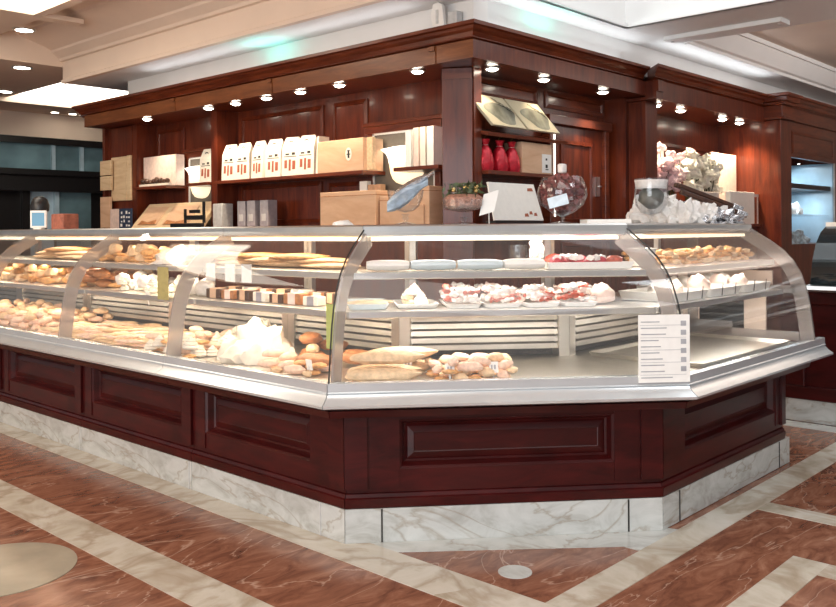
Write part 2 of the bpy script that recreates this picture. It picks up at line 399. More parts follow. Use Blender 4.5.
def counter(f, t0, t1, k0, k1, label, group=None, back=True, pil0=True, pil1=True, end=False, divs=(True, False)):
    o = thing('display_counter', label, 'display counter', FP(f, (t0+t1)/2, .3, 0))
    e = .0015
    a0, a1 = t0+e, t1-e
    X = lambda prof, m, name, par=o, **kw: obj(name, ext(MB(), f, prof, kw.pop('a', a0), kw.pop('b', a1), kw.pop('ka', k0), kw.pop('kb', k1)), m, par, **kw)
    # marble plinth: blocks with a joint
    b = MB(); ext(b, f, rect(0, .05, 0.003, .138), a0, a1, k0, k1); ext(b, f, rect(.05, .78, 0.003, .138), a0, a1, k0, k1)
    pl = obj('plinth', b, WMARB, o, smooth=False)
    b = MB()
    for tj in ((.145 if k0 else None), (t1-t0-.15 if (k1 or end) else None), (.02 if not k0 else None)):
        if tj is not None: ext(b, f, rect(-.003, .004, .004, .136), t0+tj, t0+tj+.006)
    pieces('plinth_joint', b, GREYP if f == 'L' else BLACK, pl, smooth=False)
    # wood base : carcass, frame, recessed panel
    s0 = a0; s1 = a1-(.06 if end else 0)
    b = MB(); ext(b, f, rect(.062, .78, .14, .565), s0, s1, k0, k1)
    ext(b, f, rect(.014, .075, .49, .53), s0, s1, k0, k1)                          # top rail
    ext(b, f, rect(.014, .075, .20, .29), s0, s1, k0, k1)                          # bottom rail
    ext(b, f, rect(-.10, .06, .555, .572), s0, s1, k0, k1)
    ext(b, f, [(-.125, .53), (.06, .525), (.06, .558), (-.135, .558)], s0, s1, k0, k1)   # crown under the steel
    wb = obj('wood_base', b, BASEW, o, smooth=False)
    b = MB(); ext(b, f, [(.0, .141), (.06, .141), (.06, .215), (.022, .212), (.018, .198), (.008, .195), (.004, .182), (-.004, .178)], s0, s1, k0, k1)
    obj('base_moulding', b, BASEW, wb, ang=.3)
    L = s1-s0; st = .10
    w0 = st if not k0 else .22; w1 = st if not k1 else .20
    b = MB()
    b0, b1 = s0, s0+w0
    ext(b, f, rect(.009, .060, .218, .524), s0, s0+w0, k0, 0); ext(b, f, rect(.009, .060, .218, .524), s1-w1, s1, 0, k1)
    pieces('stile', b, BASEW, wb, smooth=False)
    b = MB()
    if pil0: ext(b, f, rect(-.004, .0085, .218, .524), s0, s0+(.09 if k0 else .05), k0, 0)
    if pil1: ext(b, f, rect(-.004, .0085, .218, .524), s1-(.09 if k1 else .05), s1, 0, k1)
    if b.f: pieces('pilaster', b, BASEW, wb, smooth=False)
    # recessed panel with a bevelled moulding round it
    pa, pb, za, zb = s0+w0, s1-w1, .29, .49
    def ring(d, q): return [FP(f, pa+d, q, za+d), FP(f, pb-d, q, za+d), FP(f, pb-d, q, zb-d), FP(f, pa+d, q, zb-d)]
    b = MB(); b.loft([ring(0, .012), ring(.010, .020), ring(.022, .046), ring(.030, .052), ring(.036, .048), ring(.06, .040), ring(.064, .042)], caps='end')
    obj('panel', b, BASEW, wb, smooth=False)
    # steel rail
    sp = [(.0, .572), (-.17, .572), (-.186, .578), (-.188, .588), (-.165, .603), (-.150, .618), (-.145, .626), (-.152, .630), (-.145, .634), (-.145, .666), (-.115, .668), (-.113, .652), (.0, .640)]
    se = a1+(.12 if end else 0)
    obj('steel_rail', ext(MB(), f, sp, a0, se, k0, k1), RAIL, o, ang=.35)
    # deck, louvred back of the cold well, shelves
    X([(-.11, .62), (.66, .62), (.66, .645), (-.11, .645)], STEELD, 'deck')
    b = MB()
    for i in range(6):
        z = .682+i*.034
        ext(b, f, [(.606, z), (.610, z+.023), (.640, z+.031), (.640, z+.006)], a0+.02, a1-.02, k0, k1)
    lg = obj('louvre_grille', b, SLAT, o, ang=.3)
    b = MB(); ext(b, f, rect(.645, .665, .648, .89), a0, a1, k0, k1); obj('well_back', b, DARK, lg, smooth=False)
    b = MB()
    for tt, kk in ((a0, k0), (a1-.05, k1)):
        ext(b, f, rect(.595, .66, .62, .89), tt, tt+.05, kk, kk)
    pieces('grille_post', b, STEELD, lg, smooth=False)
    for z0, q0 in ((.895, .03), (1.050, .075)):
        sh = X([(q0, z0+.008), (q0+.008, z0), (.66, z0), (.66, z0+.022), (q0+.008, z0+.030), (q0, z0+.028)], SHELFG, 'shelf')
        b = MB(); ext(b, f, rect(q0-.006, q0-.001, z0+.004, z0+.028), a0+.01, a1-.01, k0, k1); obj('shelf_lip', b, STEEL, sh, smooth=False)
    # rear: low steel back, posts, top
    X(rect(.76, .78, .57, .90), STEELD, 'rear_panel', smooth=False)
    b = MB()
    for tt, kk in ((a0, k0), (a1-.03, k1)): ext(b, f, rect(.735, .765, .90, 1.225), tt, tt+.03, kk, kk)
    pieces('rear_post', b, STEEL, o, smooth=False)
    tp = X([(.195, 1.228), (.205, 1.222), (.80, 1.222), (.80, 1.275), (.205, 1.275), (.195, 1.268)], STEEL, 'top', ang=.3)
    b = MB(); ext(b, f, rect(.225, .255, 1.206, 1.2215), a0+.02, a1-.02, k0, k1); obj('lamp_housing', b, emit('case_lamp', (1, .88, .68), 1.6) if 'case_lamp' not in MATS else MATS['case_lamp'], tp, smooth=False)
    # curved pane
    pr_ = GP+offs(GP, .007)[::-1]
    X(pr_, GLASS, 'front_glass', ang=1.0)
    # arched dividers and black seam
    inner = offs(GP, .085)
    band = [p for p in offs(GP, .010)]+[p for p in inner[::-1]]
    for on, tt, kk, s in ((divs[0], t0, k0, 1), (divs[1], t1, k1, -1)):
        if on:
            x0, x1 = (tt+.004, tt+.014) if s > 0 else (tt-.014, tt-.004)
            obj('divider', ext(MB(), f, band, x0, x1, kk, kk), FROST, o, ang=1.0)
            sl = GP+offs(GP, -.004)[::-1]
            if kk: obj('seal', ext(MB(), f, sl, tt+.001 if s > 0 else tt-.006, tt+.006 if s > 0 else tt-.001, kk, kk), BLACK, o)
    return o
KA, KB = .451, .377
cuts = [0, 1.097, 2.229, 3.363, 4.5, 5.7]
labs = ['long left run of glass counter, unit nearest the angled corner unit',
        'long left run of glass counter, second unit from the angled corner unit',
        'long left run of glass counter, third unit from the angled corner unit',
        'long left run of glass counter, fourth unit cut by the left edge',
        'long left run of glass counter, hidden far unit past the left edge']
for i in range(5):
    counter('L', cuts[i], cuts[i+1], KA if i == 0 else 0, 0, labs[i], divs=(i > 0, False), pil0=True, pil1=False)
LF = (PR-PL).length
counter('F', 0, LF, KA, -KB, 'angled corner glass counter unit facing the viewer, with mahogany panel base', divs=(True, True))
cR = counter('R', 0, 1.42, KB, 0, 'right hand glass counter unit with open end beside the passage', divs=(False, False), end=True)
# the right unit's closing side: end pane with a pinkish arched frame
inner = offs(GP, .07); band = GP+inner[::-1]
fr = obj('end_frame', ext(MB(), 'R', band+[], 1.40, 1.418), FROST, cR, ang=1.0)
b = MB(); ext(b, 'R', rect(.30, .72, .665, .735), 1.40, 1.418); ext(b, 'R', rect(-.06, .72, .655, .70), 1.40, 1.418); ext(b, 'R', rect(.50, .56, .70, 1.22), 1.40, 1.418); ext(b, 'R', rect(-.04, .72, .905, .945), 1.40, 1.418)
obj('end_bar', b, FROST, cR, smooth=False)

ep = obj('end_panel', MB().box(4.735, 4.747, 1.835, 1.955, .668, .925).box(4.735, 4.747, 2.215, 2.34, .668, .925).box(4.735, 4.747, 1.955, 2.215, .885, .925).box(4.735, 4.747, 1.955, 2.215, .668, .70).box(4.735, 4.747, 1.80, 2.34, .946, 1.02), plain('tan_panel', (.62, .50, .42), .3, .2, var=.06, scale=6), cR, smooth=False)
b = MB(); b.box(4.741, 4.747, 1.956, 2.214, .701, .884)
for i in range(5): b.loft([[(4.737, 1.958, .71+i*.034), (4.742, 1.958, .71+i*.034), (4.742, 1.958, .735+i*.034)], [(4.737, 2.212, .71+i*.034), (4.742, 2.212, .71+i*.034), (4.742, 2.212, .735+i*.034)]])
obj('dark_louvre', b, DARK, ep, smooth=False)
b = MB(); b.add([FP('R', 1.409, q, z) for q, z in offs(GP, .012)]+[FP('R', 1.409, .74, 1.22), FP('R', 1.409, .74, .67)], [tuple(range(len(GP)+2))]); obj('end_glass', b, GLASS, cR, smooth=False)
# second counter on the far right, across the passage
o = thing('display_counter', 'dark glass counter across the passage at the right edge, mahogany base', 'display counter', (6.2, 1.2, 0))
obj('plinth', MB().box(5.80, 6.6, -1.2, 2.14, .003, .145), WMARB, o, smooth=False)
b = MB(); b.box(5.82, 6.6, -1.2, 2.12, .146, .84); b.box(5.79, 5.82, -1.2, 2.15, .146, .23); b.box(5.79, 5.82, -1.2, 2.15, .76, .84); b.box(5.79, 5.82, 2.0, 2.15, .23, .76); b.box(5.79, 5.82, .6, .75, .23, .76)
obj('wood_base', b, BASEW, o, smooth=False, bevel=.006)
obj('steel_rail', sweep_y([(5.72, .845), (5.70, .86), (5.72, .882), (5.80, .89), (6.6, .89), (6.6, .845)], -1.2, 1.97), STEEL, o)
gp2 = [(5.76, .892), (5.775, .97), (5.81, 1.06), (5.87, 1.15), (5.96, 1.22), (6.08, 1.265)]
b = MB(); sweep_y(gp2+[(x+.008, z-.004) for x, z in gp2[::-1]], -1.2, 1.95, b); b.prism([(0, 0)]*3, 0, 0) if False else None
b.add([(x, 1.95, z) for x, z in gp2]+[(6.5, 1.95, 1.265), (6.5, 1.95, .892)], [tuple(range(8))])
obj('curved_glass', b, SMOKE, o)
obj('top', MB().box(6.06, 6.5, -1.2, 1.95, 1.255, 1.285), STEEL, o, smooth=False)
obj('rear_panel', MB().box(6.45, 6.5, -1.2, 1.95, .89, 1.25), DARK, o, smooth=False)
obj('inner_shelf', MB().box(5.90, 6.42, -1.1, 1.92, 1.02, 1.035), STEEL, o, smooth=False)

# ------------------------------------------------------------------ wall cabinets
CORN = [(0, 0), (.0, -.022), (.02, -.03), (.03, -.045), (.05, -.06), (.065, -.085), (.055, -.095), (.075, -.102), (.085, -.112), (.4, -.112), (.4, 0)]   # (inwards, z)
def cornice_L(x, y0, y1, k, z, mb):      # sweeps along y; mitred at y0 end
    mb.loft([[(x+q, y0+q*k, z+h) for q, h in CORN], [(x+q, y1-q*.9, z+h) for q, h in CORN]])
def cornice_R(y, x0, x1, k, z, mb, k1=0):
    mb.loft([[(x0+q*k, y+q, z+h) for q, h in CORN], [(x1+q*k1, y+q, z+h) for q, h in CORN]])
CZ = 2.56
lc = thing('wall_cabinet', 'mahogany wall cabinet along the left with open niches and shelves', 'wall cabinet', (4.7, 6.2, 0))
b = MB(); b.box(4.72, 4.80, 3.9, 8.65, 0, 2.45); b.box(4.46, 4.72, 8.60, 8.65, 0, 2.34)          # back, left end
b.box(4.42, 4.72, 3.85, 8.65, 0, 1.26)
obj('carcass', b, MAHOG, lc, smooth=False)
obj('ledge', MB().box(4.38, 4.72, 3.95, 8.66, 1.262, 1.292), MAHOG_H, lc, smooth=False, bevel=.004)
b = MB(); cornice_L(4.2, 3.415, 8.80, 1, CZ, b); obj('cornice', b, MAHOG_H, lc, ang=.3)
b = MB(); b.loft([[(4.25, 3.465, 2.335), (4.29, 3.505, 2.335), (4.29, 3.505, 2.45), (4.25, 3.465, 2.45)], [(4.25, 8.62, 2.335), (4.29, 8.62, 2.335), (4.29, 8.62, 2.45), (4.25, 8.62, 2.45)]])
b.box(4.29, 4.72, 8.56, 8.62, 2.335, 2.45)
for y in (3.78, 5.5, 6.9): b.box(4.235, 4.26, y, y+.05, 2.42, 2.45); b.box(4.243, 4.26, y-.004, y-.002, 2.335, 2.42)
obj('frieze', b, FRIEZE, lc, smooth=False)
obj('soffit', MB().prism([(4.29, 3.505), (4.8, 3.99), (4.8, 8.56), (4.29, 8.56)], 2.338, 2.36), MAHOG, lc, smooth=False)
b = MB()
for y0, y1 in ((6.62, 6.72), (8.02, 8.10), (8.55, 8.60)): b.box(4.50, 4.72, y0, y1, 1.292, 2.338)   # uprights between the niches
pieces('upright', b, MAHOG, lc, smooth=False)
b = MB()                                                                                            # raised panels on the back wall
for y0, y1, z0, z1 in ((5.42, 6.55, 1.80, 2.28), (5.45, 6.55, 1.32, 1.66), (7.48, 7.98, 1.80, 2.28), (4.98, 5.36, 1.32, 1.64), (8.14, 8.5, 1.34, 2.25), (3.98, 4.12, 1.3, 2.3), (4.9, 5.3, 1.8, 2.28)):
    c = [(y0, z0), (y1, z0), (y1, z1), (y0, z1)]
    def rg(d, x): return [(x, y0+d, z0+d), (x, y1-d, z0+d), (x, y1-d, z1-d), (x, y0+d, z1-d)]
    b.loft([rg(0, 4.72), rg(.0, 4.708), rg(.03, 4.700), rg(.035, 4.712)])
pieces('raised_panel', b, MAHOG, lc, smooth=False)
for y0, y1, z in ((4.70, 6.62, 1.70), (3.95, 4.38, 1.70), (7.42, 8.02, 1.70), (6.72, 7.08, 1.70)):
    s = obj('shelf', MB().box(4.46, 4.72, y0, y1, z-.028, z), MAHOG_H, lc, smooth=False, bevel=.003)
for y0, y1, zt in ((4.13, 4.88, 2.05), (6.82, 7.44, 2.02)):                                          # framed openings
    b = MB(); w = .055
    b.box(4.685, 4.735, y0, y0+w, 1.30, zt); b.box(4.685, 4.735, y1-w, y1, 1.30, zt); b.box(4.675, 4.735, y0-.02, y1+.02, zt-w, zt); b.box(4.665, 4.735, y0-.035, y1+.035, zt, zt+.03)
    wf = obj('niche_frame', b, MAHOG_H, lc, smooth=False, bevel=.004)
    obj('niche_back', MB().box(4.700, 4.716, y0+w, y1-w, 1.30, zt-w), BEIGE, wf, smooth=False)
    b = MB(); b.box(4.688, 4.702, y0+w, y0+w+.014, 1.30, zt-w); b.box(4.688, 4.702, y1-w-.014, y1-w, 1.30, zt-w); b.box(4.688, 4.702, y0+w, y1-w, zt-w-.014, zt-w)
    obj('niche_trim', b, WHITE, wf, smooth=False)
# bowl lamps in the niches
for y, r, zt, zb, lb in ((4.46, .21, 1.86, 1.59, 'white glowing bowl wall lamp in niche behind the blue napkins goblet'), (7.17, .19, 1.86, 1.57, 'white glowing bowl wall lamp in niche at far left of cabinet')):
    t = thing('wall_lamp', lb, 'lamp', (4.70, y, zb))
    h = zt-zb
    def half(prof, mb, rr):
        rings = []
        for rf, zf in prof: rings.append([(4.699-rr*.55*rf*math.sin(PI*i/16), y+rr*rf*math.cos(PI*i/16), zb+h*zf) for i in range(17)])
        return mb.loft(rings, closed=False)
    obj('bowl', half([(.02, 0), (.3, .015), (.52, .07), (.68, .18), (.78, .35), (.84, .60)], MB(), r), BOWL, t)
    b = MB(); half([(.84, .60), (.86, .72), (.95, .86), (1.15, .98), (1.2, 1.0), (1.0, 1.02), (.75, 1.05), (.5, 1.0), (.3, 1.06), (.02, 1.08)], b, r)
    obj('shade_rim', b, BOWLT, t)

cc = thing('corner_column', 'slanted mahogany corner column between the left and right wall cabinets', 'column', (4.5, 3.85, 0))
obj('shaft', MB().prism([(4.40, 3.86), (4.51, 3.685), (4.8, 3.85), (4.72, 4.0)], 0, 2.336), MAHOG, cc, smooth=False, bevel=.004)
obj('panel_moulding', MB().prism([(4.394, 3.855), (4.502, 3.683), (4.506, 3.686), (4.398, 3.858)], 2.26, 2.30), MAHOG_H, cc, smooth=False)

rc = thing('wall_cabinet', 'mahogany wall cabinet right of the corner column with a panelled door', 'wall cabinet', (5.5, 3.85, 0))
b = MB(); b.box(4.8, 6.70, 3.86, 3.94, 0, 2.45); b.box(4.52, 5.48, 3.70, 3.86, 0, 1.26)
b.box(6.48, 6.70, 3.66, 3.86, 0, 2.338)
b.box(4.52, 4.60, 3.68, 3.86, 1.26, 2.338)
obj('carcass', b, MAHOG, rc, smooth=False)
obj('ledge', MB().prism([(4.44, 3.44), (5.50, 3.44), (5.50, 3.86), (4.62, 3.86), (4.53, 3.67), (4.44, 3.67)], 1.262, 1.292), MAHOG_H, rc, smooth=False, bevel=.004)
b = MB(); cornice_R(3.415, 4.2, 6.45, 1, CZ, b); obj('cornice', b, MAHOG_H, rc, ang=.3)
b = MB(); b.loft([[(4.25, 3.465, 2.335), (4.29, 3.505, 2.335), (4.29, 3.505, 2.45), (4.25, 3.465, 2.45)], [(6.50, 3.465, 2.335), (6.50, 3.505, 2.335), (6.50, 3.505, 2.45), (6.50, 3.465, 2.45)]])
obj('frieze', b, MAHOG, rc, smooth=False)
obj('soffit', MB().prism([(4.29, 3.505), (6.9, 3.505), (6.9, 3.99), (4.8, 3.99)], 2.338, 2.36), MAHOG, rc, smooth=False)
b = MB()
def rpY(b, x0, x1, z0, z1, y, th=.012):
    def rg(d, yy): return [(x0+d, yy, z0+d), (x1-d, yy, z0+d), (x1-d, yy, z1-d), (x0+d, yy, z1-d)]
    b.loft([rg(0, y), rg(0, y-th), rg(.03, y-th-.006), rg(.036, y-.002)])
rpY(b, 4.66, 5.5, 2.19, 2.32, 3.86); rpY(b, 5.60, 6.45, 2.19, 2.32, 3.86)
pieces('raised_panel', b, MAHOG_H, rc, smooth=False)
d = obj('door', MB().box(5.62, 6.36, 3.815, 3.86, .06, 2.06), MAHOG, rc, smooth=False)
b = MB(); rpY(b, 5.74, 6.20, 1.30, 1.95, 3.815); rpY(b, 5.74, 6.20, .2, 1.15, 3.815); pieces('door_panel', b, MAHOG, d, smooth=False)
b = MB(); b.box(6.25, 6.29, 3.792, 3.814, 1.52, 1.68); b.tube([(6.27, 3.792, 1.60), (6.27, 3.77, 1.60), (6.24, 3.765, 1.60)], .008); obj('door_plate', b, STEEL, d)
b = MB(); b.box(5.555, 5.62, 3.78, 3.86, .0, 2.10); b.box(6.36, 6.425, 3.78, 3.86, .0, 2.10); b.box(5.53, 6.45, 3.765, 3.86, 2.06, 2.13)
df = obj('door_frame', b, MAHOG_H, rc, smooth=False, bevel=.005)
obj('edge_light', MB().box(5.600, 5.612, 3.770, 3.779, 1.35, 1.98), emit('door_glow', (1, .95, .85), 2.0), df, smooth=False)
# display shelves beside the door
b = MB(); b.box(4.60, 5.52, 3.62, 3.86, 1.625, 1.652); obj('shelf', b, MAHOG_H, rc, smooth=False, bevel=.003)
b = MB(); b.obox((5.07, 3.75, 1.925), (.48, 0, 0), (0, .13, .03), (0, -.003, .012)); obj('sloping_shelf', b, MAHOG_H, rc, smooth=False)

sc_ = thing('wall_cabinet', 'mahogany wall cabinet with a wide open display bay holding flowers and boxes', 'wall cabinet', (7.8, 3.7, 0))
b = MB(); b.box(6.71, 9.1, 3.86, 3.94, 0, 2.45); b.box(6.725, 8.70, 3.45, 3.86, 0, 1.26); b.box(6.52, 6.72, 3.50, 3.655, 0, 2.30)
obj('carcass', b, MAHOG, sc_, smooth=False)
obj('ledge', MB().box(6.725, 8.71, 3.42, 3.86, 1.262, 1.292), MAHOG_H, sc_, smooth=False, bevel=.004)
b = MB(); cornice_R(3.30, 6.36, 8.64, 1, CZ, b); obj('cornice', b, MAHOG_H, sc_, ang=.3)
b = MB(); b.box(6.46, 8.7, 3.37, 3.41, 2.30, 2.45); b.box(6.46, 6.50, 3.41, 3.465, 2.30, 2.45); b.box(6.46, 6.56, 3.352, 3.372, 2.36, 2.45)
obj('frieze', b, MAHOG, sc_, smooth=False)
obj('soffit', MB().box(6.5, 8.8, 3.41, 3.86, 2.303, 2.33), MAHOG, sc_, smooth=False)
b = MB(); rpY(b, 7.0, 8.75, 1.36, 2.05, 3.86, .008); obj('raised_panel', b, MAHOG, sc_, smooth=False)

pc = thing('corner_column', 'square mahogany pillar with capital at right end of the flower bay', 'column', (8.9, 3.35, 0))
obj('shaft', MB().box(8.72, 9.0, 3.22, 3.9, 0, 2.32), MAHOG, pc, smooth=False, bevel=.004)
b = MB(); b.box(8.68, 9.0, 3.17, 3.5, 2.32, 2.35); b.box(8.70, 8.99, 3.20, 3.5, 2.35, 2.46); b.box(8.66, 9.0, 3.16, 3.5, 2.46, 2.49); b.box(8.63, 9.0, 3.13, 3.5, 2.49, 2.535); b.box(8.60, 9.0, 3.10, 3.5, 2.535, 2.565)
obj('capital', b, MAHOG_H, pc, smooth=False, bevel=.004)

uc = thing('shelving_unit', 'mahogany unit with bluish lit shelves behind the pillar at the right edge', 'shelving unit', (9.9, 3.5, 0))
b = MB(); b.box(9.01, 10.9, 3.85, 3.92, 0, 2.45); b.box(9.01, 9.05, 3.25, 3.85, 0, 2.45); b.box(10.40, 10.52, 3.25, 3.85, 0, 2.45); b.box(9.05, 10.4, 3.25, 3.85, 0, 1.08); b.box(10.52, 10.9, 3.25, 3.85, 0, 2.45)
obj('carcass', b, MAHOG, uc, smooth=False)
b = MB(); b.box(9.05, 10.40, 3.25, 3.29, 1.97, 2.33); rpY(b, 9.09, 10.36, 2.00, 2.24, 3.25, .004); obj('upper_panel', b, MAHOG_H, uc, smooth=False)
b = MB(); cornice_R(3.13, 9.0, 10.9, 0, CZ+.01, b); obj('cornice', b, MAHOG_H, uc, ang=.3)
obj('frieze', MB().box(9.0, 10.9, 3.22, 3.25, 2.33, 2.455), MAHOG_H, uc, smooth=False)
obj('back_panel', MB().box(9.05, 10.36, 3.82, 3.848, 1.081, 1.97), ICE, uc, smooth=False); obj('side_panel', MB().box(10.365, 10.398, 3.26, 3.848, 1.081, 1.97), ICE, uc, smooth=False)
for z in (1.66,): obj('shelf', MB().box(9.06, 10.36, 3.28, 3.81, z, z+.05), DARK, uc, smooth=False)
obj('glass_shelf', MB().box(9.06, 10.36, 3.3, 3.81, 1.38, 1.392), VASEG, uc, smooth=False)
obj('metal_post', MB().box(10.36, 10.395, 3.24, 3.249, 1.08, 1.97), GREYP, uc, smooth=False)
for k_ in range(2):
    dl0 = None

# downlights in the soffits
def downlight(name, x, y, z, label, r=.042, group=None, power=0):
    bulge = .014 if power else 0
    t = thing(name, label, 'downlight', (x, y, z), group=group)
    obj('trim_ring', MB().lathe([(r*1.35, 0), (r*1.35, -.006), (r*1.0, -.010), (r*.98, 0)], n=20), STEEL, t, local=True)
    obj('bulb', MB().lathe([(.001, -.012-bulge), (r*.5, -.011-bulge*.8), (r*.85, -.010-bulge*.4), (r*.97, -.008), (r*.97, -.002), (.001, -.002)], n=20), BULB, t, local=True)
    if power:
        l = bpy.data.lights.new('spot', 'SPOT'); l.energy = power; l.color = (1, .80, .56); l.spot_size = 2.0; l.spot_blend = .8; l.shadow_soft_size = .03
        lo = bpy.data.objects.new('downlight_lamp', l); C.objects.link(lo); lo.location = (x, y, z-.075)
    return t
DP = 20
ordn = ['leftmost of the seven lights under the left cornice', 'second from left of the lights under the left cornice', 'third from left of the lights under the left cornice', 'middle of the seven lights under the left cornice', 'fifth from left of the lights under the left cornice', 'sixth from left of the lights under the left cornice', 'light under the left cornice nearest the corner column']
for y, lb in zip((7.55, 6.52, 6.12, 5.70, 5.27, 4.82, 4.03), ordn):
    downlight('downlight', 4.345, y, 2.337, 'small round downlight, '+lb, power=DP)
for x, lb in zip((4.63, 5.23, 6.04), ('nearest the corner column, above the tilted albums', 'above the top of the tilted albums at the door', 'above the right side of the wooden door')):
    downlight('downlight', x, 3.61, 2.337, 'small round downlight '+lb, power=DP if x > 6 else 5)
for x, lb in zip((6.80, 7.25, 8.12, 8.52), ('first', 'second', 'third', 'last')):
    downlight('downlight', x, 3.55, 2.302, 'small round downlight over the flower bay, %s from the left' % lb, power=DP*2.4)
for x, y, z, lb in ((3.38, 8.0, 3.098, 'round ceiling downlight nearest the bright upper left coffer'), (3.681, 8.768, 2.898, 'round ceiling downlight in middle of the brown left ceiling'), (4.163, 10.386, 2.898, 'round ceiling downlight beside the lit ceiling rectangle at left')):
    downlight('downlight', x, y, z, lb, r=.075)
for x, lb in ((5.35, 'left'), (5.6, 'middle'), (5.95, 'right')):
    downlight('spotlight', x, 11.7, 2.898, 'tiny distant spotlight above the dark shop front, %s of three' % lb, r=.05)
for x, lb in ((9.3, 'left'), (10.0, 'right')):
    downlight('spotlight', x, 3.5, 1.968, 'tiny spotlight inside the bluish shelving unit, %s one' % lb, r=.014)

# linear diffuser under the beam, bracket on the cornice
t = thing('ceiling_diffuser', 'long pale linear diffuser fixed under the white beam at upper right', 'ceiling fitting', (6.33, 2.75, 2.70))
obj('housing', MB().box(6.25, 6.42, 2.30, 3.20, 2.705, 2.7395), PAINT, t, smooth=False, bevel=.004)
obj('end_screw', MB().box(6.32, 6.34, 2.33, 2.35, 2.700, 2.7045), GREYP, t, smooth=False); obj('end_screw', MB().box(6.32, 6.34, 3.15, 3.17, 2.700, 2.7045), GREYP, t, smooth=False)
t = thing('security_lamp', 'small white bracket lamp standing on the cornice at the corner', 'lamp', (4.29, 3.80, 2.562))
b = MB(); pts = [(0, 0), (.10, 0), (.12, .10), (.10, .17), (.06, .18), (.02, .16)]
b.loft([[(4.27, 3.72+u, 2.562+v) for u, v in pts], [(4.30, 3.72+u, 2.562+v) for u, v in pts]]); obj('cover', b, WHITE, t, bevel=.004)
obj('slot', MB().box(4.264, 4.269, 3.77, 3.79, 2.60, 2.69), GREYP, t, smooth=False); obj('base', MB().box(4.30, 4.36, 3.64, 3.72, 2.562, 2.67), GREYP, t, smooth=False, bevel=.006)
#<OBJ>
# ------------------------------------------------------------------ things on and in the counters
KINDS = {}
def place(kind, loc, rz=0, rot=None, sc=1.0, label=None, group=None):
    """first call builds the kind, later calls copy it with its parts"""
    make, lab, cat = KINDS[kind][:3]
    if len(KINDS[kind]) == 3:
        o = make(); KINDS[kind].append(o); tagp(o, lab, cat)
    else:
        src = KINDS[kind][3]; o = src.copy(); C.objects.link(o)
        for ch in src.children:
            d = ch.copy(); C.objects.link(d); d.parent = o
            for g in ch.children:
                e = g.copy(); C.objects.link(e); e.parent = d
        if 'group' in o and not group: del o['group']
    o.location = loc; o.rotation_euler = rot if rot else (0, 0, rz); o.scale = (sc, sc, sc)
    return tagp(o, label or lab, cat, group)
def one(name, mb, mat, **kw): return lambda: obj(name, mb, mat, local=True, **kw)
def croissant_mb():
    pts, rs = [], []
    for i in range(13):
        a = -1.25+2.5*i/12; k = 1-abs(i-6)/6.0
        pts.append((.055*math.sin(a), .055*(1-math.cos(a)), .020)); rs.append((.005+.017*k**.7)*(1+.13*(i % 2)))
    return MB().tube(pts, rs, 10)
def swirl_mb():
    return MB().lathe([(.001, 0), (.034, .001), (.040, .008), (.036, .016), (.032, .018), (.034, .024), (.027, .032), (.023, .034), (.024, .039), (.014, .047), (.003, .058)], n=14)
def candy_make(m):
    def mk():
        t = thing('wrapped_candy', '', '')
        obj('wrapper', MB().blob((0, 0, .018), .026, .018, .018, .2, 2.2, 3, 1), m, t, local=True)
        for s in (-1, 1):
            rings = []
            for k, (x, w) in enumerate(((.022, .004), (.034, .015), (.046, .020))):
                rings.append([(s*x, w*math.cos(a), .018+w*.6*math.sin(a)+.003*((i+k) % 2)) for i, a in enumerate([2*PI*j/10 for j in range(10)])])
            obj('twist', MB().loft(rings), m, t, local=True, ang=.3)
        return t
    return mk
def tart_make():
    t = thing('tart', '', '')
    obj('shell', MB().lathe([(.001, 0), (.026, 0), (.036, .018), (.033, .018), (.03, .014), (.001, .014)], n=16), CRUST, t, local=True)
    obj('filling', MB().blob((0, 0, .014), .029, .029, .012, .25, 3, 2, 1, flat=0), CREAMY, t, local=True)
    return t
def packet_make(m1, m2):
    def mk():
        t = thing('cake_packet', '', '')
        obj('cake', MB().box(-.05, .05, -.03, .03, 0, .045), m1, t, local=True, bevel=.005)
        obj('sleeve', MB().box(-.022, .022, -.0315, .0315, -.0, .0465), m2, t, local=True, bevel=.002)
        return t
    return mk
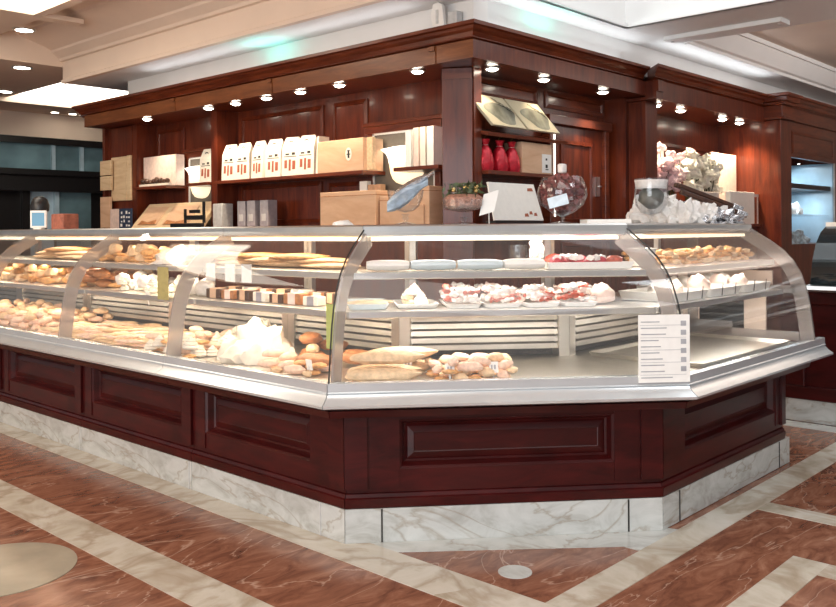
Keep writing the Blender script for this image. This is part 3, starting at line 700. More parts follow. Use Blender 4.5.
KINDS.update({
 'croissant': [one('croissant', croissant_mb(), CRUST), 'golden croissant in the heap on the middle shelf of the long counter run', 'pastry'],
 'roll': [one('bread_roll', MB().blob((0, 0, .022), .05, .03, .024, .18, 2.5, 5, 2, flat=-.8), PALE), 'pale roll', 'bread'],
 'pinkroll': [one('sponge_biscuit', MB().blob((0, 0, .02), .055, .024, .022, .2, 2.5, 6, 2, flat=-.8), PINKY), 'pinkish biscuit', 'biscuit'],
 'cookie': [one('cookie', MB().blob((0, 0, .010), .034, .032, .012, .22, 3, 8, 2, flat=-.8), CRUST), 'cookie', 'cookie'],
 'whitecookie': [one('meringue', swirl_mb(), CREAMY), 'white meringue', 'meringue'],
 'goldmeringue': [one('cream_puff', MB().blob((0, 0, .028), .045, .042, .032, .3, 2.8, 4, 2, flat=-.8), PALE), 'pale puff', 'pastry'],
 'stick': [one('biscuit_stick', MB().blob((0, 0, .011), .075, .013, .011, .2, 3, 9, 2, flat=-.8), PINKY), 'biscuit stick', 'biscuit'],
 'stickp': [one('biscuit_stick', MB().blob((0, 0, .011), .075, .014, .012, .2, 3, 10, 2, flat=-.8), PALE), 'biscuit stick', 'biscuit'],
 'loaf': [one('bread_loaf', MB().blob((0, 0, .03), .16, .045, .032, .15, 2, 11, 3, flat=-.8), PALE), 'loaf', 'bread'],
 'brownloaf': [one('bread_loaf', MB().blob((0, 0, .03), .09, .06, .035, .15, 2, 12, 3, flat=-.8), BROWN), 'brown loaf', 'bread'],
 'flat': [one('flatbread', MB().blob((0, 0, .014), .21, .13, .018, .12, 2, 13, 3, flat=-.7), PALE), 'flatbread', 'bread'],
 'flatgold': [one('flatbread', MB().blob((0, 0, .014), .21, .13, .018, .12, 2, 14, 3, flat=-.7), CRUST), 'flatbread', 'bread'],
 'candyr': [candy_make(WRAPR), 'candy', 'candy'],
 'candyp': [candy_make(PINKW), 'candy', 'candy'],
 'candyw': [candy_make(WRAPW), 'candy', 'candy'],
 'tart': [tart_make, 'tart', 'tart'],
 'packd': [packet_make(CHOC, KRAFT), 'cake', 'cake'],
 'packl': [packet_make(BROWN, PINKW), 'cake', 'cake'],
 'packw': [packet_make(PAPER, LILAC), 'cake', 'cake'],
 'nutpiece': [one('nut_cluster', MB().blob((0, 0, .014), .026, .020, .015, .5, 3, 15, 2, flat=-.8), CRUST), 'nut', 'nut'],
 'nutpale': [one('nut_cluster', MB().blob((0, 0, .014), .028, .018, .014, .5, 3, 16, 2, flat=-.8), PALE), 'nut', 'nut'],
 'pinkpack': [one('sweet_bag', MB().blob((0, 0, .045), .060, .045, .05, .35, 2.4, 17, 3, flat=-.8), PINKW, ang=1.2), 'bag', 'bag of sweets'],
 'whitepack': [one('sweet_bag', MB().blob((0, 0, .040), .055, .045, .045, .4, 2.6, 18, 3, flat=-.8), WRAPW, ang=1.2), 'bag', 'bag of sweets'],
})
SIZE = {'candyp': (.040, .018, .036), 'croissant': (.05, .020, .042), 'roll': (.05, .03, .044), 'pinkroll': (.055, .024, .040), 'cookie': (.034, .032, .022), 'whitecookie': (.03, .032, .055), 'goldmeringue': (.046, .042, .058), 'stick': (.075, .013, .020), 'stickp': (.075, .014, .022), 'brownloaf': (.09, .06, .064), 'candyr': (.040, .018, .036), 'candyw': (.040, .018, .036), 'nutpiece': (.026, .020, .028), 'nutpale': (.028, .018, .026), 'pinkpack': (.060, .047, .090), 'whitepack': (.056, .047, .082)}
def heap(f, t0, t1, q0, q1, z, n, kinds, label, group, layers=None, tilt=.06, sc=(.85, 1.05), ang=None, peak=None, cap=None):
    """pieces dropped one by one onto the heap so far; each one an object"""
    done = []; maxh = (sum(1 for _ in layers) if layers else 1)
    for _ in range(n):
        kd = random.choice(kinds); S = R(*sc); L_, w, h = [x*S for x in SIZE[kd]]; best = None
        for _ in range(7):
            a = R(0, 2*PI) if ang is None else ang+R(-.35, .35)+(PI if R(0, 1) < .5 else 0)
            mt, mq = L_*abs(math.cos(a))+w*abs(math.sin(a)), L_*abs(math.sin(a))+w*abs(math.cos(a))
            if t1-t0 < 2*mt or q1-q0 < 2*mq: a = 0.0; mt, mq = min(L_, (t1-t0)/2), min(w, (q1-q0)/2)
            t = R(t0+mt, t1-mt); q = R(q0+mq, q1-mq); d = max(0, L_-w)
            pts = [(t+d*k*math.cos(a), q+d*k*math.sin(a)) for k in (-1, -.33, .33, 1)]
            zz = 0.0
            for (op, ow, oz, oh) in done:
                r2 = (w+ow)*.97; near = min((x-u)**2+(y-v)**2 for x, y in pts for u, v in op)
                if near < r2*r2:
                    lift = (h+oh)/2*math.sqrt(max(0, 1-near/(r2*r2)))
                    zz = max(zz, oz+oh/2+lift-h/2)
            sc_ = zz+(.25*h if best is None else 0)
            if best is None or zz < best[0]: best = (zz, t, q, a, pts)
        zz, t, q, a, pts = best
        if zz > (maxh-.35 if cap is None else cap)*h+(peak(.5) if peak else 0): continue
        done.append((pts, w, zz, h))
        lb = label[kd] if isinstance(label, dict) else label; gp = group[kd] if isinstance(group, dict) else group
        place(kd, FP(f, t, q, z+zz), rot=(R(-tilt, tilt), R(-tilt, tilt), fang(f)+a), sc=S, label=lb, group=gp)
def tray(f, t0, t1, q0, q1, z, m, label, h=.018, name='tray', cat='tray', group=None, tilt=0):
    c = FP(f, (t0+t1)/2, (q0+q1)/2, z); W, Dp = (t1-t0)/2, (q1-q0)/2
    def rg(dx, zz, dz=0):
        pts = []
        for sx, sy in ((1, 1), (-1, 1), (-1, -1), (1, -1)):
            for i in range(4):
                a = {(1, 1): 0, (-1, 1): PI/2, (-1, -1): PI, (1, -1): 1.5*PI}[(sx, sy)]+i*PI/6
                r = .02; pts.append((sx*(W-dx-r)+r*math.cos(a), sy*(Dp-dx-r)+r*math.sin(a), zz))
        return pts
    b = MB().loft([rg(.012, 0), rg(0, h), rg(.004, h+.001), rg(.015, .004)])
    o = obj(name, b, m, local=True, loc=c); o.rotation_euler = (tilt, 0, fang(f)); return tagp(o, label, cat, group)
DZ, MZ, UZ = .6465, .9265, 1.0815
# --- lower deck of the long run
heap('L', 2.74, 4.2, -.06, .50, DZ, 190, ['pinkroll', 'roll'], {'pinkroll': 'pinkish sponge biscuit heaped at the far end of the lower deck', 'roll': 'pale roll heaped at the far end of the lower deck'}, {'pinkroll': 'sponge biscuits at far end of deck', 'roll': 'rolls at far end of deck'}, layers=((0, 4), (.035, 3), (.07, 2)), peak=lambda u: .03*u)
heap('L', 1.48, 2.70, -.08, .48, DZ, 190, ['stick', 'stickp'], {'stick': 'pinkish biscuit stick in the long flat heap on the lower deck', 'stickp': 'pale biscuit stick in the long flat heap on the lower deck'}, {'stick': 'pinkish biscuit sticks on deck', 'stickp': 'pale biscuit sticks on deck'}, layers=((0, 4), (.02, 3), (.04, 2)), ang=.5)
heap('L', 1.01, 1.46, -.08, .46, DZ, 70, ['cookie', 'whitecookie', 'pinkroll'], {'cookie': 'golden cookie beside the white napkin heap on the lower deck', 'whitecookie': 'white meringue beside the white napkin heap on the lower deck', 'pinkroll': 'pinkish biscuit beside the white napkin heap on the lower deck'}, {'cookie': 'cookies near napkin heap', 'whitecookie': 'meringues near napkin heap', 'pinkroll': 'biscuits near napkin heap'}, layers=((0, 3), (.025, 2), (.045, 1)))
b = MB()
for i, (t, q, r, h) in enumerate(((.84, .20, .12, .18), (.73, .20, .11, .15), (.90, .12, .09, .10), (.68, .10, .08, .10), (.79, .09, .11, .09))):
    p = FP('L', t, q, DZ); b.blob((p[0], p[1], DZ-.0), r, r*.9, h, .35, 3.2, i+40, 3, flat=0)
napkin_o = tagp(obj('paper_heap', b, CREAMY, ang=1.0), 'crumpled cream white paper heap standing high on the lower deck', 'paper')
heap('L', .42, .66, .18, .50, DZ, 9, ['brownloaf', 'roll'], {'brownloaf': 'brown loaf behind the crumpled white paper heap on the deck', 'roll': 'pale roll behind the crumpled white paper heap on the deck'}, {'brownloaf': 'brown loaves by the paper heap', 'roll': 'rolls by the paper heap'}, layers=((0, 2), (.03, 1)))
heap('L', .16, .60, -.06, .16, DZ, 26, ['cookie', 'pinkroll', 'nutpale'], {'cookie': 'golden cookie on the deck below the green card', 'pinkroll': 'pinkish biscuit on the deck below the green card', 'nutpale': 'pale crumbly cluster on the deck below the green card'}, {'cookie': 'cookies below green card', 'pinkroll': 'biscuits below green card', 'nutpale': 'clusters below green card'}, layers=((0, 3), (.02, 1)))
for t, q, a in ((.30, .10, .5), (.24, .30, .2)):
    place('brownloaf', FP('L', t, q, DZ+.015), rz=fang('L')+a, label='smooth brown loaf on the deck %s' % ('right under the green card' if q < .2 else 'behind the one under the green card'))
# --- middle shelf of the long run
heap('L', 2.80, 4.3, .06, .5, MZ, 120, ['croissant', 'goldmeringue'], {'croissant': 'golden croissant in the far heap on the middle shelf', 'goldmeringue': 'pale puff in the far heap on the middle shelf'}, {'croissant': 'croissants far along middle shelf', 'goldmeringue': 'puffs far along middle shelf'}, layers=((0, 4), (.035, 3), (.065, 1)))
heap('L', 2.12, 2.72, .06, .5, MZ, 48, ['croissant', 'brownloaf', 'goldmeringue'], {'croissant': 'golden croissant on the middle shelf above the long flat heap of sticks', 'brownloaf': 'brown bun on the middle shelf above the long flat heap of sticks', 'goldmeringue': 'pale puff on the middle shelf above the long flat heap of sticks'}, {'croissant': 'croissants over the sticks', 'brownloaf': 'brown buns over the sticks', 'goldmeringue': 'puffs over the sticks'}, layers=((0, 3), (.035, 2), (.06, 1)), sc=(.6, .8))
heap('L', 1.56, 2.10, .06, .45, MZ, 32, ['whitecookie', 'whitepack'], {'whitecookie': 'white meringue on the middle shelf behind the olive card', 'whitepack': 'small white bag on the middle shelf behind the olive card'}, {'whitecookie': 'meringues behind olive card', 'whitepack': 'white bags behind olive card'}, layers=((0, 3), (.03, 1)), sc=(.6, .8))
i = 0
for t, kd in ((1.30, 'whitepack'), (1.18, 'whitepack')):
    place(kd, FP('L', t, .14, MZ), rz=R(0, 6), label='white frilly bag, %s one at the end of the cake packets' % ('outer' if t > 1.2 else 'inner'))
PK = [('packl', 'brown cake packet with pinkish sleeve'), ('packd', 'dark chocolate cake packet with tan sleeve'), ('packw', 'cream cake packet with grey sleeve')]
row = [(1.06, 1, 'nearest the frilly bags'), (.94, 0, 'next nearest the frilly bags'), (.81, 1, 'third from the frilly bags'), (.69, 2, 'fourth from the frilly bags'), (.57, 1, 'third from the green card'), (.45, 0, 'second from the green card'), (.33, 2, 'nearest the green card')]
for t, k, w in row:
    place(PK[k][0], FP('L', t, .13, MZ), rz=fang('L')+R(-.35, .35), sc=R(.9, 1.1), label='%s %s' % (PK[k][1], w))
for j, t in enumerate((1.10, .97, .84, .71, .58, .45, .35)):
    k = (j+1) % 3; place(PK[k][0], FP('L', t, .27, MZ), rz=fang('L')+R(-.25, .25), sc=R(1.0, 1.25), label='%s in the back row' % PK[k][1], group='back row %s' % PK[k][0].replace('packl', 'pink packets').replace('packd', 'dark packets').replace('packw', 'white packets'))
# --- top shelf of the long run
for j, (t, q, dz, kd) in enumerate(((3.2, .30, 0, 'flat'), (3.2, .32, .022, 'flat'), (2.82, .28, 0, 'flat'), (2.84, .30, .022, 'flat'), (3.0, .30, .046, 'flatgold'), (2.52, .25, .0, 'flat'))):
    place(kd, FP('L', t, q, UZ+dz), rz=fang('L')+R(-.2, .2), label='large flatbread in the flat stack far along the top shelf', group='flatbreads far along top shelf')
heap('L', 1.72, 2.36, .12, .45, UZ, 44, ['goldmeringue', 'croissant', 'cookie'], {'goldmeringue': 'pale puff heaped on the top shelf under the small patterned card', 'croissant': 'croissant heaped on the top shelf under the small patterned card', 'cookie': 'cookie heaped on the top shelf under the small patterned card'}, {'goldmeringue': 'puffs on top shelf', 'croissant': 'croissants on top shelf', 'cookie': 'cookies on top shelf'}, layers=((0, 3), (.03, 2)))
b = MB(); p = FP('L', 1.56, .22, UZ); b.blob((p[0], p[1], p[2]), .13, .10, .085, .5, 3.5, 77, 3, flat=0); tagp(obj('paper_napkin', b, WRAPW, ang=1.0), 'crumpled white paper beside the puffs on the top shelf', 'paper')
for j in range(9):
    t = .42+.11*j; kd = 'flatgold' if j in (2, 5, 7) else 'flat'
    place(kd, FP('L', t, .30+.03*(j % 2), UZ+.018*(j % 3)), rz=fang('L')+R(-.2, .2), sc=R(.8, 1.0), label='%s flatbread in the overlapping spread on the top shelf beside the corner' % ('golden' if kd == 'flatgold' else 'pale'), group='%s flatbreads beside the corner' % ('golden' if kd == 'flatgold' else 'pale'))
for j in range(7):
    t = 1.22+R(-.12, .12); place('brownloaf', FP('L', t, .14+R(0, .1), UZ), rz=R(0, 6), sc=.4, label='small dark bun at the edge of the flatbread spread', group='dark buns by the flatbreads')
# --- angled corner unit
for j, (t, q, dz, a) in enumerate(((.155, -.02, 0, .04), (.165, .085, 0, -.03), (.25, .20, 0, .05), (.175, .035, .062, .0), (.24, .145, .062, .06))):
    place('loaf', FP('F', t, q, DZ+dz), rz=fang('F')+a, sc=.92, label='long pale loaf in the stack at the corner end of the angled deck', group='long loaves on angled deck')
heap('F', .32, .72, -.09, .24, DZ, 60, ['cookie', 'roll', 'nutpale', 'pinkroll'], {'cookie': 'golden cookie beside the long loaves on the angled deck', 'roll': 'pale roll beside the long loaves on the angled deck', 'nutpale': 'pale cluster beside the long loaves on the angled deck', 'pinkroll': 'pinkish biscuit beside the long loaves on the angled deck'}, {'cookie': 'cookies on angled deck', 'roll': 'rolls on angled deck', 'nutpale': 'clusters on angled deck', 'pinkroll': 'biscuits on angled deck'}, layers=((0, 3), (.022, 1)), sc=(.75, 1.05))
def tag_make():
    t = thing('price_tag', '', '')
    obj('card', MB().box(-.018, .018, -.001, .001, .03, .075), WHITE, t, local=True, smooth=False)
    obj('holder', MB().tube([(0, .003, 0), (0, .003, .05)], .002, 6), STEEL, t, local=True)
    b = MB(); b.box(-.011, -.004, -.0016, -.0011, .045, .062); b.box(.001, .009, -.0016, -.0011, .045, .062)
    obj('print', b, GREYINK, t, local=True, smooth=False); return t
KINDS['ptag'] = [tag_make, 'tag', 'price tag']
for f, t, q, z, w in (('F', .265, .10, DZ, 'among the loaves on the angled deck'), ('F', .42, -.06, DZ, 'in front of the cookies on the angled deck'), ('F', .60, -.04, DZ, 'at the end of the cookies on the angled deck'), ('L', .20, .0, DZ, 'leaning on the deck beside the smooth brown loaf'), ('L', .56, .20, DZ, 'behind the crumpled white paper heap'), ('L', 1.58, .06, MZ-.06, 'on the shelf lip under the olive card')):
    place('ptag', FP(f, t, q, z), rot=(-.2, 0, fang(f)), label='small white price tag '+w)
# middle shelf of the corner unit
tray('F', .015, .19, .08, .40, MZ, BLUEG, 'pale blue oblong dish at the corner end of the angled middle shelf', h=.022, name='dish', cat='dish')
for j in range(4): place('stickp', FP('F', .06+.03*j, .16+.05*(j % 2), MZ+.008), rz=fang('F')+.4, label='pale biscuit lying in the blue oblong dish', group='biscuits in blue dish')
tray('F', .22, .40, .10, .36, MZ, WHITE, 'white tray of white sweets beside the blue oblong dish')
heap('F', .25, .37, .14, .32, MZ+.008, 16, ['whitecookie', 'nutpale'], {'whitecookie': 'white meringue piled on the small tray by the blue dish', 'nutpale': 'pale cluster piled on the small tray by the blue dish'}, {'whitecookie': 'meringues on small tray', 'nutpale': 'clusters on small tray'}, layers=((0, 2), (.04, 1)), sc=(.7, .9))
for j, (a, c, w) in enumerate(((.425, .575, 'first'), (.585, .745, 'second'), (.755, .91, 'third'), (.92, 1.07, 'fourth'))):
    tray('F', a, c, .07, .36, MZ, WHITE, 'shallow white tray of wrapped candies, %s from the white sweets' % w)
    heap('F', a-.003, c+.003, .07, .34, MZ+.019, 44, ['candyr', 'candyw', 'candyw', 'candyp'], {'candyp': 'pale pink wrapped candy on the %s shallow tray' % w, 'candyr': 'red wrapped candy on the %s shallow tray' % w, 'candyw': 'white wrapped candy on the %s shallow tray' % w}, {'candyp': 'pink candies %s tray' % w, 'candyr': 'red candies %s tray' % w, 'candyw': 'white candies %s tray' % w}, layers=((0, 2), (.03, 1)), tilt=.3, sc=(.62, .85))
heap('F', 1.075, 1.17, .10, .28, MZ, 5, ['pinkpack', 'whitepack'], {'pinkpack': 'pale pink bag of sweets beside the price list on the angled shelf', 'whitepack': 'white bag of sweets beside the price list on the angled shelf'}, {'pinkpack': 'pink bags on angled shelf', 'whitepack': 'white bags on angled shelf'}, cap=.1, sc=(.8, .95), tilt=.1)
# top shelf of the corner unit
def dish_mb(l):
    b = MB(); rings = []
    for k in range(9):
        x = -l/2+l*k/8; e = 1-(abs(2*k/8-1))**4*.25
        rings.append([(x, .05*e*math.cos(a), .024+.023*e*math.sin(a)) for a in [2*PI*j/14 for j in range(14)]])
    return b.loft(rings)
for t0, t1, m, w in ((.10, .275, WHITE, 'white, nearest the corner'), (.283, .470, BLUEG, 'pale blue, second from the corner'), (.478, .668, BLUEG, 'pale blue, third from the corner'), (.676, .85, WHITE, 'white, beside the fruit tray')):
    o = obj('towel_roll', dish_mb(t1-t0), m, local=True, loc=FP('F', (t0+t1)/2, .14, UZ)); o.rotation_euler = (0, 0, fang('F'))
    tagp(o, 'smooth rolled cloth on the angled top shelf, '+w, 'cloth')
for t, q, k, w in ((.20, .30, 'nutpale', 'near the white rolled cloth'), (.34, .34, 'nutpale', 'behind the first blue rolled cloth'), (.42, .36, 'cookie', 'behind the first blue rolled cloth'), (.16, .33, 'cookie', 'behind the white rolled cloth')):
    place(k, FP('F', t, q, UZ), rz=R(0, 6), sc=1.3, label='pale %s on the angled top shelf %s' % ('cluster' if k == 'nutpale' else 'cookie', w))
o = obj('folded_card', MB().loft([[(-.06, -.03, .004), (.06, -.03, .004), (.06, .03, .025), (-.06, .03, .025)], [(-.06, -.03, .008), (.06, -.03, .008), (.06, .03, .030), (-.06, .03, .030)]]), WHITE, local=True, loc=FP('F', .58, .30, UZ+.03), smooth=False); o.rotation_euler = (0, 0, fang('F')+.3)
o.location = FP('F', .58, .30, UZ); tagp(o, 'small white folded card behind the rolled cloths', 'card')
def quad_tray(f, c4, z, h, m):
    cx = sum(t for t, q in c4)/4; cq = sum(q for t, q in c4)/4
    def rg(k, zz): return [FP(f, cx+(t-cx)*k, cq+(q-cq)*k, zz) for t, q in c4]
    return obj('tray', MB().loft([rg(.94, z), rg(1, z+h), rg(.97, z+h), rg(.91, z+.005)]), m, smooth=False, bevel=.002)
tagp(quad_tray('F', [(.86, .10), (1.235, .10), (1.11, .46), (.885, .46)], UZ, .03, WHITE), 'large white tray of red fruit on the angled top shelf', 'tray')
for j, (t, q) in enumerate(((.94, .19), (1.03, .25), (1.08, .16), (1.12, .27), (.95, .30), (1.03, .35), (1.17, .18), (.96, .38))):
    o = obj('fruit_slice', MB().blob((0, 0, .026), .055, .024, .026, .25, 2.5, 60+j, 2, flat=-.8), REDF if j < 6 else WRAPR, local=True, loc=FP('F', t, q, UZ+.006)); o.rotation_euler = (0, 0, R(-.6, .2)); tagp(o, 'dark red fruit slice lying on the large white tray', 'fruit', 'fruit slices on white tray')
for j in range(4):
    place('candyw', FP('F', .97+R(-.04, .14), .2+R(-.06, .18), UZ+.028), rz=R(0, 6), label='white wrapped piece between the red fruit slices', group='white pieces on fruit tray')
t = thing('glass_mug', 'clear glass mug behind the large white fruit tray', 'mug', FP('F', .80, .42, UZ))
obj('body', MB().lathe([(.001, 0), (.04, 0), (.042, .10), (.038, .10), (.036, .006), (.001, .006)], n=20), VASEG, t, local=True)
obj('handle', MB().tube([(.04, 0, .085), (.065, 0, .075), (.07, 0, .05), (.06, 0, .028), (.04, 0, .02)], .006, 8), VASEG, t, local=True)
b = MB(); b.blob((0, 0, .05), .035, .03, .05, .5, 3, 91, 3, flat=-.95); o = obj('paper_twist', b, WRAPW, local=True, loc=FP('F', .86, .30, UZ+.03)); tagp(o, 'twisted white paper at the edge of the fruit tray', 'paper')
# --- right hand unit
heap('R', .42, 1.34, .11, .48, UZ, 190, ['nutpiece', 'nutpale', 'cookie'], {'nutpiece': 'golden nut cluster on the top shelf beside the open passage', 'nutpale': 'pale nut cluster on the top shelf beside the open passage', 'cookie': 'golden cookie on the top shelf beside the open passage'}, {'nutpiece': 'golden clusters in end unit', 'nutpale': 'pale clusters in end unit', 'cookie': 'cookies in end unit'}, layers=((0, 4), (.02, 3), (.038, 2)))
t = tagp(obj('plastic_tub', MB().lathe([(.001, 0), (.055, 0), (.062, .075), (.066, .078), (.060, .08), (.001, .06)], (0, 0, 0), 24), WHITE, local=True, loc=FP('R', .30, .25, UZ)), 'white round tub beside the nut clusters on the top shelf', 'tub')
for j, (a, c) in enumerate(((.225, .57), (.59, .95), (.97, 1.33))):
    w = ('nearest the black seam', 'in the middle', 'nearest the open end')[j]
    tray('R', a, c, .05, .34 if j == 0 else .45, MZ, WHITE, 'white tray of bagged sweets on the end shelf, %s' % w, h=.04)
    heap('R', a+.035, c-.03, .095, .32 if j == 0 else .40, MZ+.006, 18, ['pinkpack', 'whitepack', 'whitepack'], {'pinkpack': 'pink bag of sweets on the white tray %s' % w, 'whitepack': 'white bag of sweets on the white tray %s' % w}, {'pinkpack': 'pink bags tray %s' % w, 'whitepack': 'white bags tray %s' % w}, cap=.12, sc=(.75, .95), tilt=.1)
    for k in range(2):
        p = FP('R', a+.1+.15*k, .045, MZ+.005); o = obj('label_pin', MB().tube([(p[0], p[1], p[2]), (p[0]+.004, p[1]-.004, p[2]+.055)], .0022, 6), BLACK)
        tagp(o, 'thin black label pin on the front edge of the end unit trays', 'pin', 'label pins')
tray('R', .26, 1.30, -.06, .52, DZ, STEELD, 'wide empty steel tray on the lower deck of the end unit', h=.02)
# hanging cards
def hang(name, f, t, q, z0, z1, w, mat, label, cat, lines=(), ink=None, tilt=0, blocks=()):
    r = thing(name, label, cat, FP(f, t, q, z0), fang(f))
    obj('board', MB().box(-w/2, w/2, -.003, 0, 0, z1-z0), mat, r, local=True, smooth=False)
    if lines:
        b = MB()
        for x0, x1, z, h in lines: b.box(x0, x1, -.0042, -.0032, z, z+h)
        obj('print', b, ink or GREYINK, r, local=True, smooth=False)
    return r
H = .268
ln = [(-.095, -.095+R(.06, .13), H-.03-.0245*i, .004) for i in range(10)]+[(.068, .090, H-.045-.036*i, .020) for i in range(6)]+[(-.098, .09, H-.042-.049*i, .0012) for i in range(5)]
hang('price_list', 'F', 1.262, -.150, .642, .642+H, .21, WHITE, 'tall white price list with grey lines on the front pane of the angled unit', 'sign', ln, GREYINK)
g = hang('price_list', 'L', .055, -.01, .775, .955, .075, GREEN, 'narrow green striped card hanging at the corner end of the long run', 'sign', [(-.036, .036, .02+.022*i, .003) for i in range(7)], PRINT)
g = hang('price_list', 'L', 1.34, -.005, .91, 1.075, .10, OLIVE, 'olive hanging card behind the arched divider of the long run', 'sign', [(-.035, .03, .13, .012), (-.03, .02, .10, .006), (-.03, .03, .07, .006)], PRINT)
for t, w in ((1.01, 'outer'), (.85, 'middle'), (.72, 'inner')):
    hang('shelf_card', 'L', t, .055, 1.015, 1.10, .075, plain('card_grey', (.62, .62, .60), .5) if 'card_grey' not in MATS else MATS['card_grey'], 'pale grey card hanging from the top shelf, %s of three' % w, 'card')

# --- things standing on top of the counter
TZ = 1.2757
def goblet(loc, h, r, label, foot=.05, bowl=None, name='glass_goblet'):
    t = thing(name, label, 'goblet', loc)
    obj('foot', MB().lathe([(.001, 0), (foot, 0), (foot, .005), (.02, .012), (.001, .014)], n=28), VASEG, t, local=True)
    obj('stem', MB().lathe([(.010, .012), (.009, h*.15), (.016, h*.20), (.009, h*.25), (.02, h*.31)], n=20), VASEG, t, local=True)
    bw = bowl or [(.015, .30), (.55, .38), (.88, .52), (1.0, .70), (.93, .88), (.90, 1.0)]
    pr = [(r*a, h*z) for a, z in bw]; pr2 = [(max(x-.004, .001), z+.003) for x, z in pr[::-1]]
    obj('bowl', MB().lathe([(.001, pr[0][1])]+pr+pr2+[(.001, pr2[-1][1])], n=32, caps=False), VASEG, t, local=True)
    return t
FLARE = [(.02, .36), (.45, .42), (.75, .55), (.92, .75), (1.0, 1.0)]
g1 = goblet((2.933, 2.802, TZ), .16, .085, 'glass goblet holding a blue grey napkin on the counter top', bowl=FLARE)
for j, (dx, dy, rz_, l) in enumerate(((.0, 0, -.85, .12), (.02, -.02, -.7, .10))):
    b = MB(); rings = []
    for k in range(7):
        u = k/6; w = (.020+.036*math.sin(PI*min(1, u*1.1+.1)))*(1 if j == 0 else .7)
        px, pz = -.085+.19*u, .060+.115*u
        rings.append([(px+.3*w*.0, w*math.cos(a)*(1+.25*math.sin(3*a)), pz+w*.75*math.sin(a)*(1+.2*math.cos(5*a))) for a in [2*PI*i/16 for i in range(16)]])
    b.loft(rings); o = obj('cloth_napkin', b, NAPK if j == 0 else FOIL, local=True, loc=(2.933+dx, 2.802+dy, TZ+.025+j*.045)); o.rotation_euler = (0, 0, YAW-PI/2)
    tagp(o, ('blue grey folded napkin slanting out of the glass goblet', 'silver lined napkin end above the blue napkin')[j], 'napkin')
g2 = goblet((3.137, 2.622, TZ), .115, .10, 'glass compote with dark dried flowers on the counter top', foot=.06, bowl=[(.02, .50), (.5, .56), (.92, .64), (1.0, .98)])
dk = thing('dried_arrangement', 'dark green arrangement with gold baubles in the glass compote', 'flowers', (3.137, 2.622, TZ+.075))
obj('stuffing', MB().lathe([(.001, 0), (.07, .002), (.09, .012), (.092, .05), (.07, .065), (.001, .07)], n=20), plain('dried_petals', (.40, .20, .14), .6, var=.5, scale=80, bump=.6), dk, local=True)
b = MB()
for j in range(120):
    a = R(0, 2*PI); r = R(.02, .095); z = R(.055, .115); c = Vector((r*math.cos(a), r*math.sin(a), z)); d1 = Vector((R(-1, 1), R(-1, 1), R(-.3, 1))).normalized()*R(.016, .03); d2 = d1.cross(Vector((R(-1, 1), R(-1, 1), R(-1, 1)))).normalized()*.008
    b.add([c-d1, c+d2, c+d1, c-d2, c+Vector((0, 0, .004))], [(0, 1, 4), (1, 2, 4), (2, 3, 4), (3, 0, 4), (0, 3, 2, 1)])
obj('leaves', b, LEAF, dk, local=True, smooth=False)
for j in range(9):
    a = R(0, 2*PI); r = R(.02, .08); obj('bauble', MB().blob((r*math.cos(a), r*math.sin(a), R(.08, .11)), .013, .013, .013, .05, 2, j, 1), GOLD if j % 3 else WRAPW, dk, local=True)
pn = thing('folded_card', 'small white paper with black marks leaning on the compote', 'card', (3.20, 2.52, TZ))
obj('sheet', MB().obox((0, 0, .10), (.035*rt0.x, .035*rt0.y, .01), (fw.x*.002, fw.y*.002, 0), (.008, -.008, .05)), WHITE, pn, local=True, smooth=False)
obj('clip', MB().tube([(0, 0, 0), (0, 0, .06)], .003, 6), STEEL, pn, local=True)
g3 = goblet((3.493, 2.31, TZ), .225, .118, 'large glass goblet filled with pinkish sugared nuts', foot=.07, bowl=[(.03, .14), (.45, .24), (.85, .40), (1.0, .60), (.97, .76), (.86, .92), (.80, .98)])
KINDS['nut'] = [one('sugared_nut', MB().blob((0, 0, 0), .017, .013, .012, .3, 2, 3, 1), NUT), 'pinkish sugared nut in the large glass goblet', 'nut']
for zz, rr, n in ((.075, .06, 12), (.10, .085, 18), (.125, .10, 22), (.15, .103, 24), (.175, .10, 22), (.195, .085, 20), (.215, .06, 12), (.228, .03, 5)):
    for j in range(n):
        a = 2*PI*j/n+R(-.1, .1)+zz*50; r = rr*R(.86, 1.0) if j % 4 else rr*R(.3, .7)
        place('nut', (3.493+r*math.cos(a), 2.31+r*math.sin(a), TZ+zz+R(-.005, .005)), rot=(R(0, 3), R(0, 3), R(0, 3)), sc=R(.85, 1.15), group='sugared nuts in goblet')
o = obj('gift_tag', MB().obox((0, 0, 0), (.045*rt0.x, .045*rt0.y, .012), (fw.x*.001, fw.y*.001, 0), (-.004, .004, .024)), plain('pale_blue_paper', (.68, .78, .86), .6), local=True, loc=(3.493-fw.x*.122-rt0.x*.04, 2.31-fw.y*.122-rt0.y*.04, TZ+.105), smooth=False); tagp(o, 'pale blue tag on the front of the nut goblet', 'tag')
b = MB(); b.box(-.02, .02, -.016, .016, 0, .045); o = obj('salt_cup', b, WRAPW, local=True, loc=(3.493, 2.31, TZ+.24), bevel=.008); tagp(o, 'small translucent cup standing on top of the sugared nuts', 'cup')
o = obj('paper_sheet', MB().box(-.105, .105, -.06, .06, 0, .02), WHITE, local=True, loc=(3.604, 2.145, TZ), smooth=False); o.rotation_euler = (0, 0, fang('F')); tagp(o, 'low white paper stack beside the nut goblet', 'paper')
o = obj('paper_sheet', MB().blob((0, 0, 0), .055, .04, .025, .3, 3, 4, 2, flat=0), WHITE, local=True, loc=(2.70, 2.98, TZ)); tagp(o, 'small white crumpled paper on the counter top near the long kraft box', 'paper')
g4 = goblet((4.193, 2.22, TZ), .235, .088, 'tall clear goblet at the end of the counter with dark filling', foot=.05, bowl=[(.02, .18), (.6, .25), (.92, .42), (1.0, .65), (.95, .9), (.98, 1.0)])
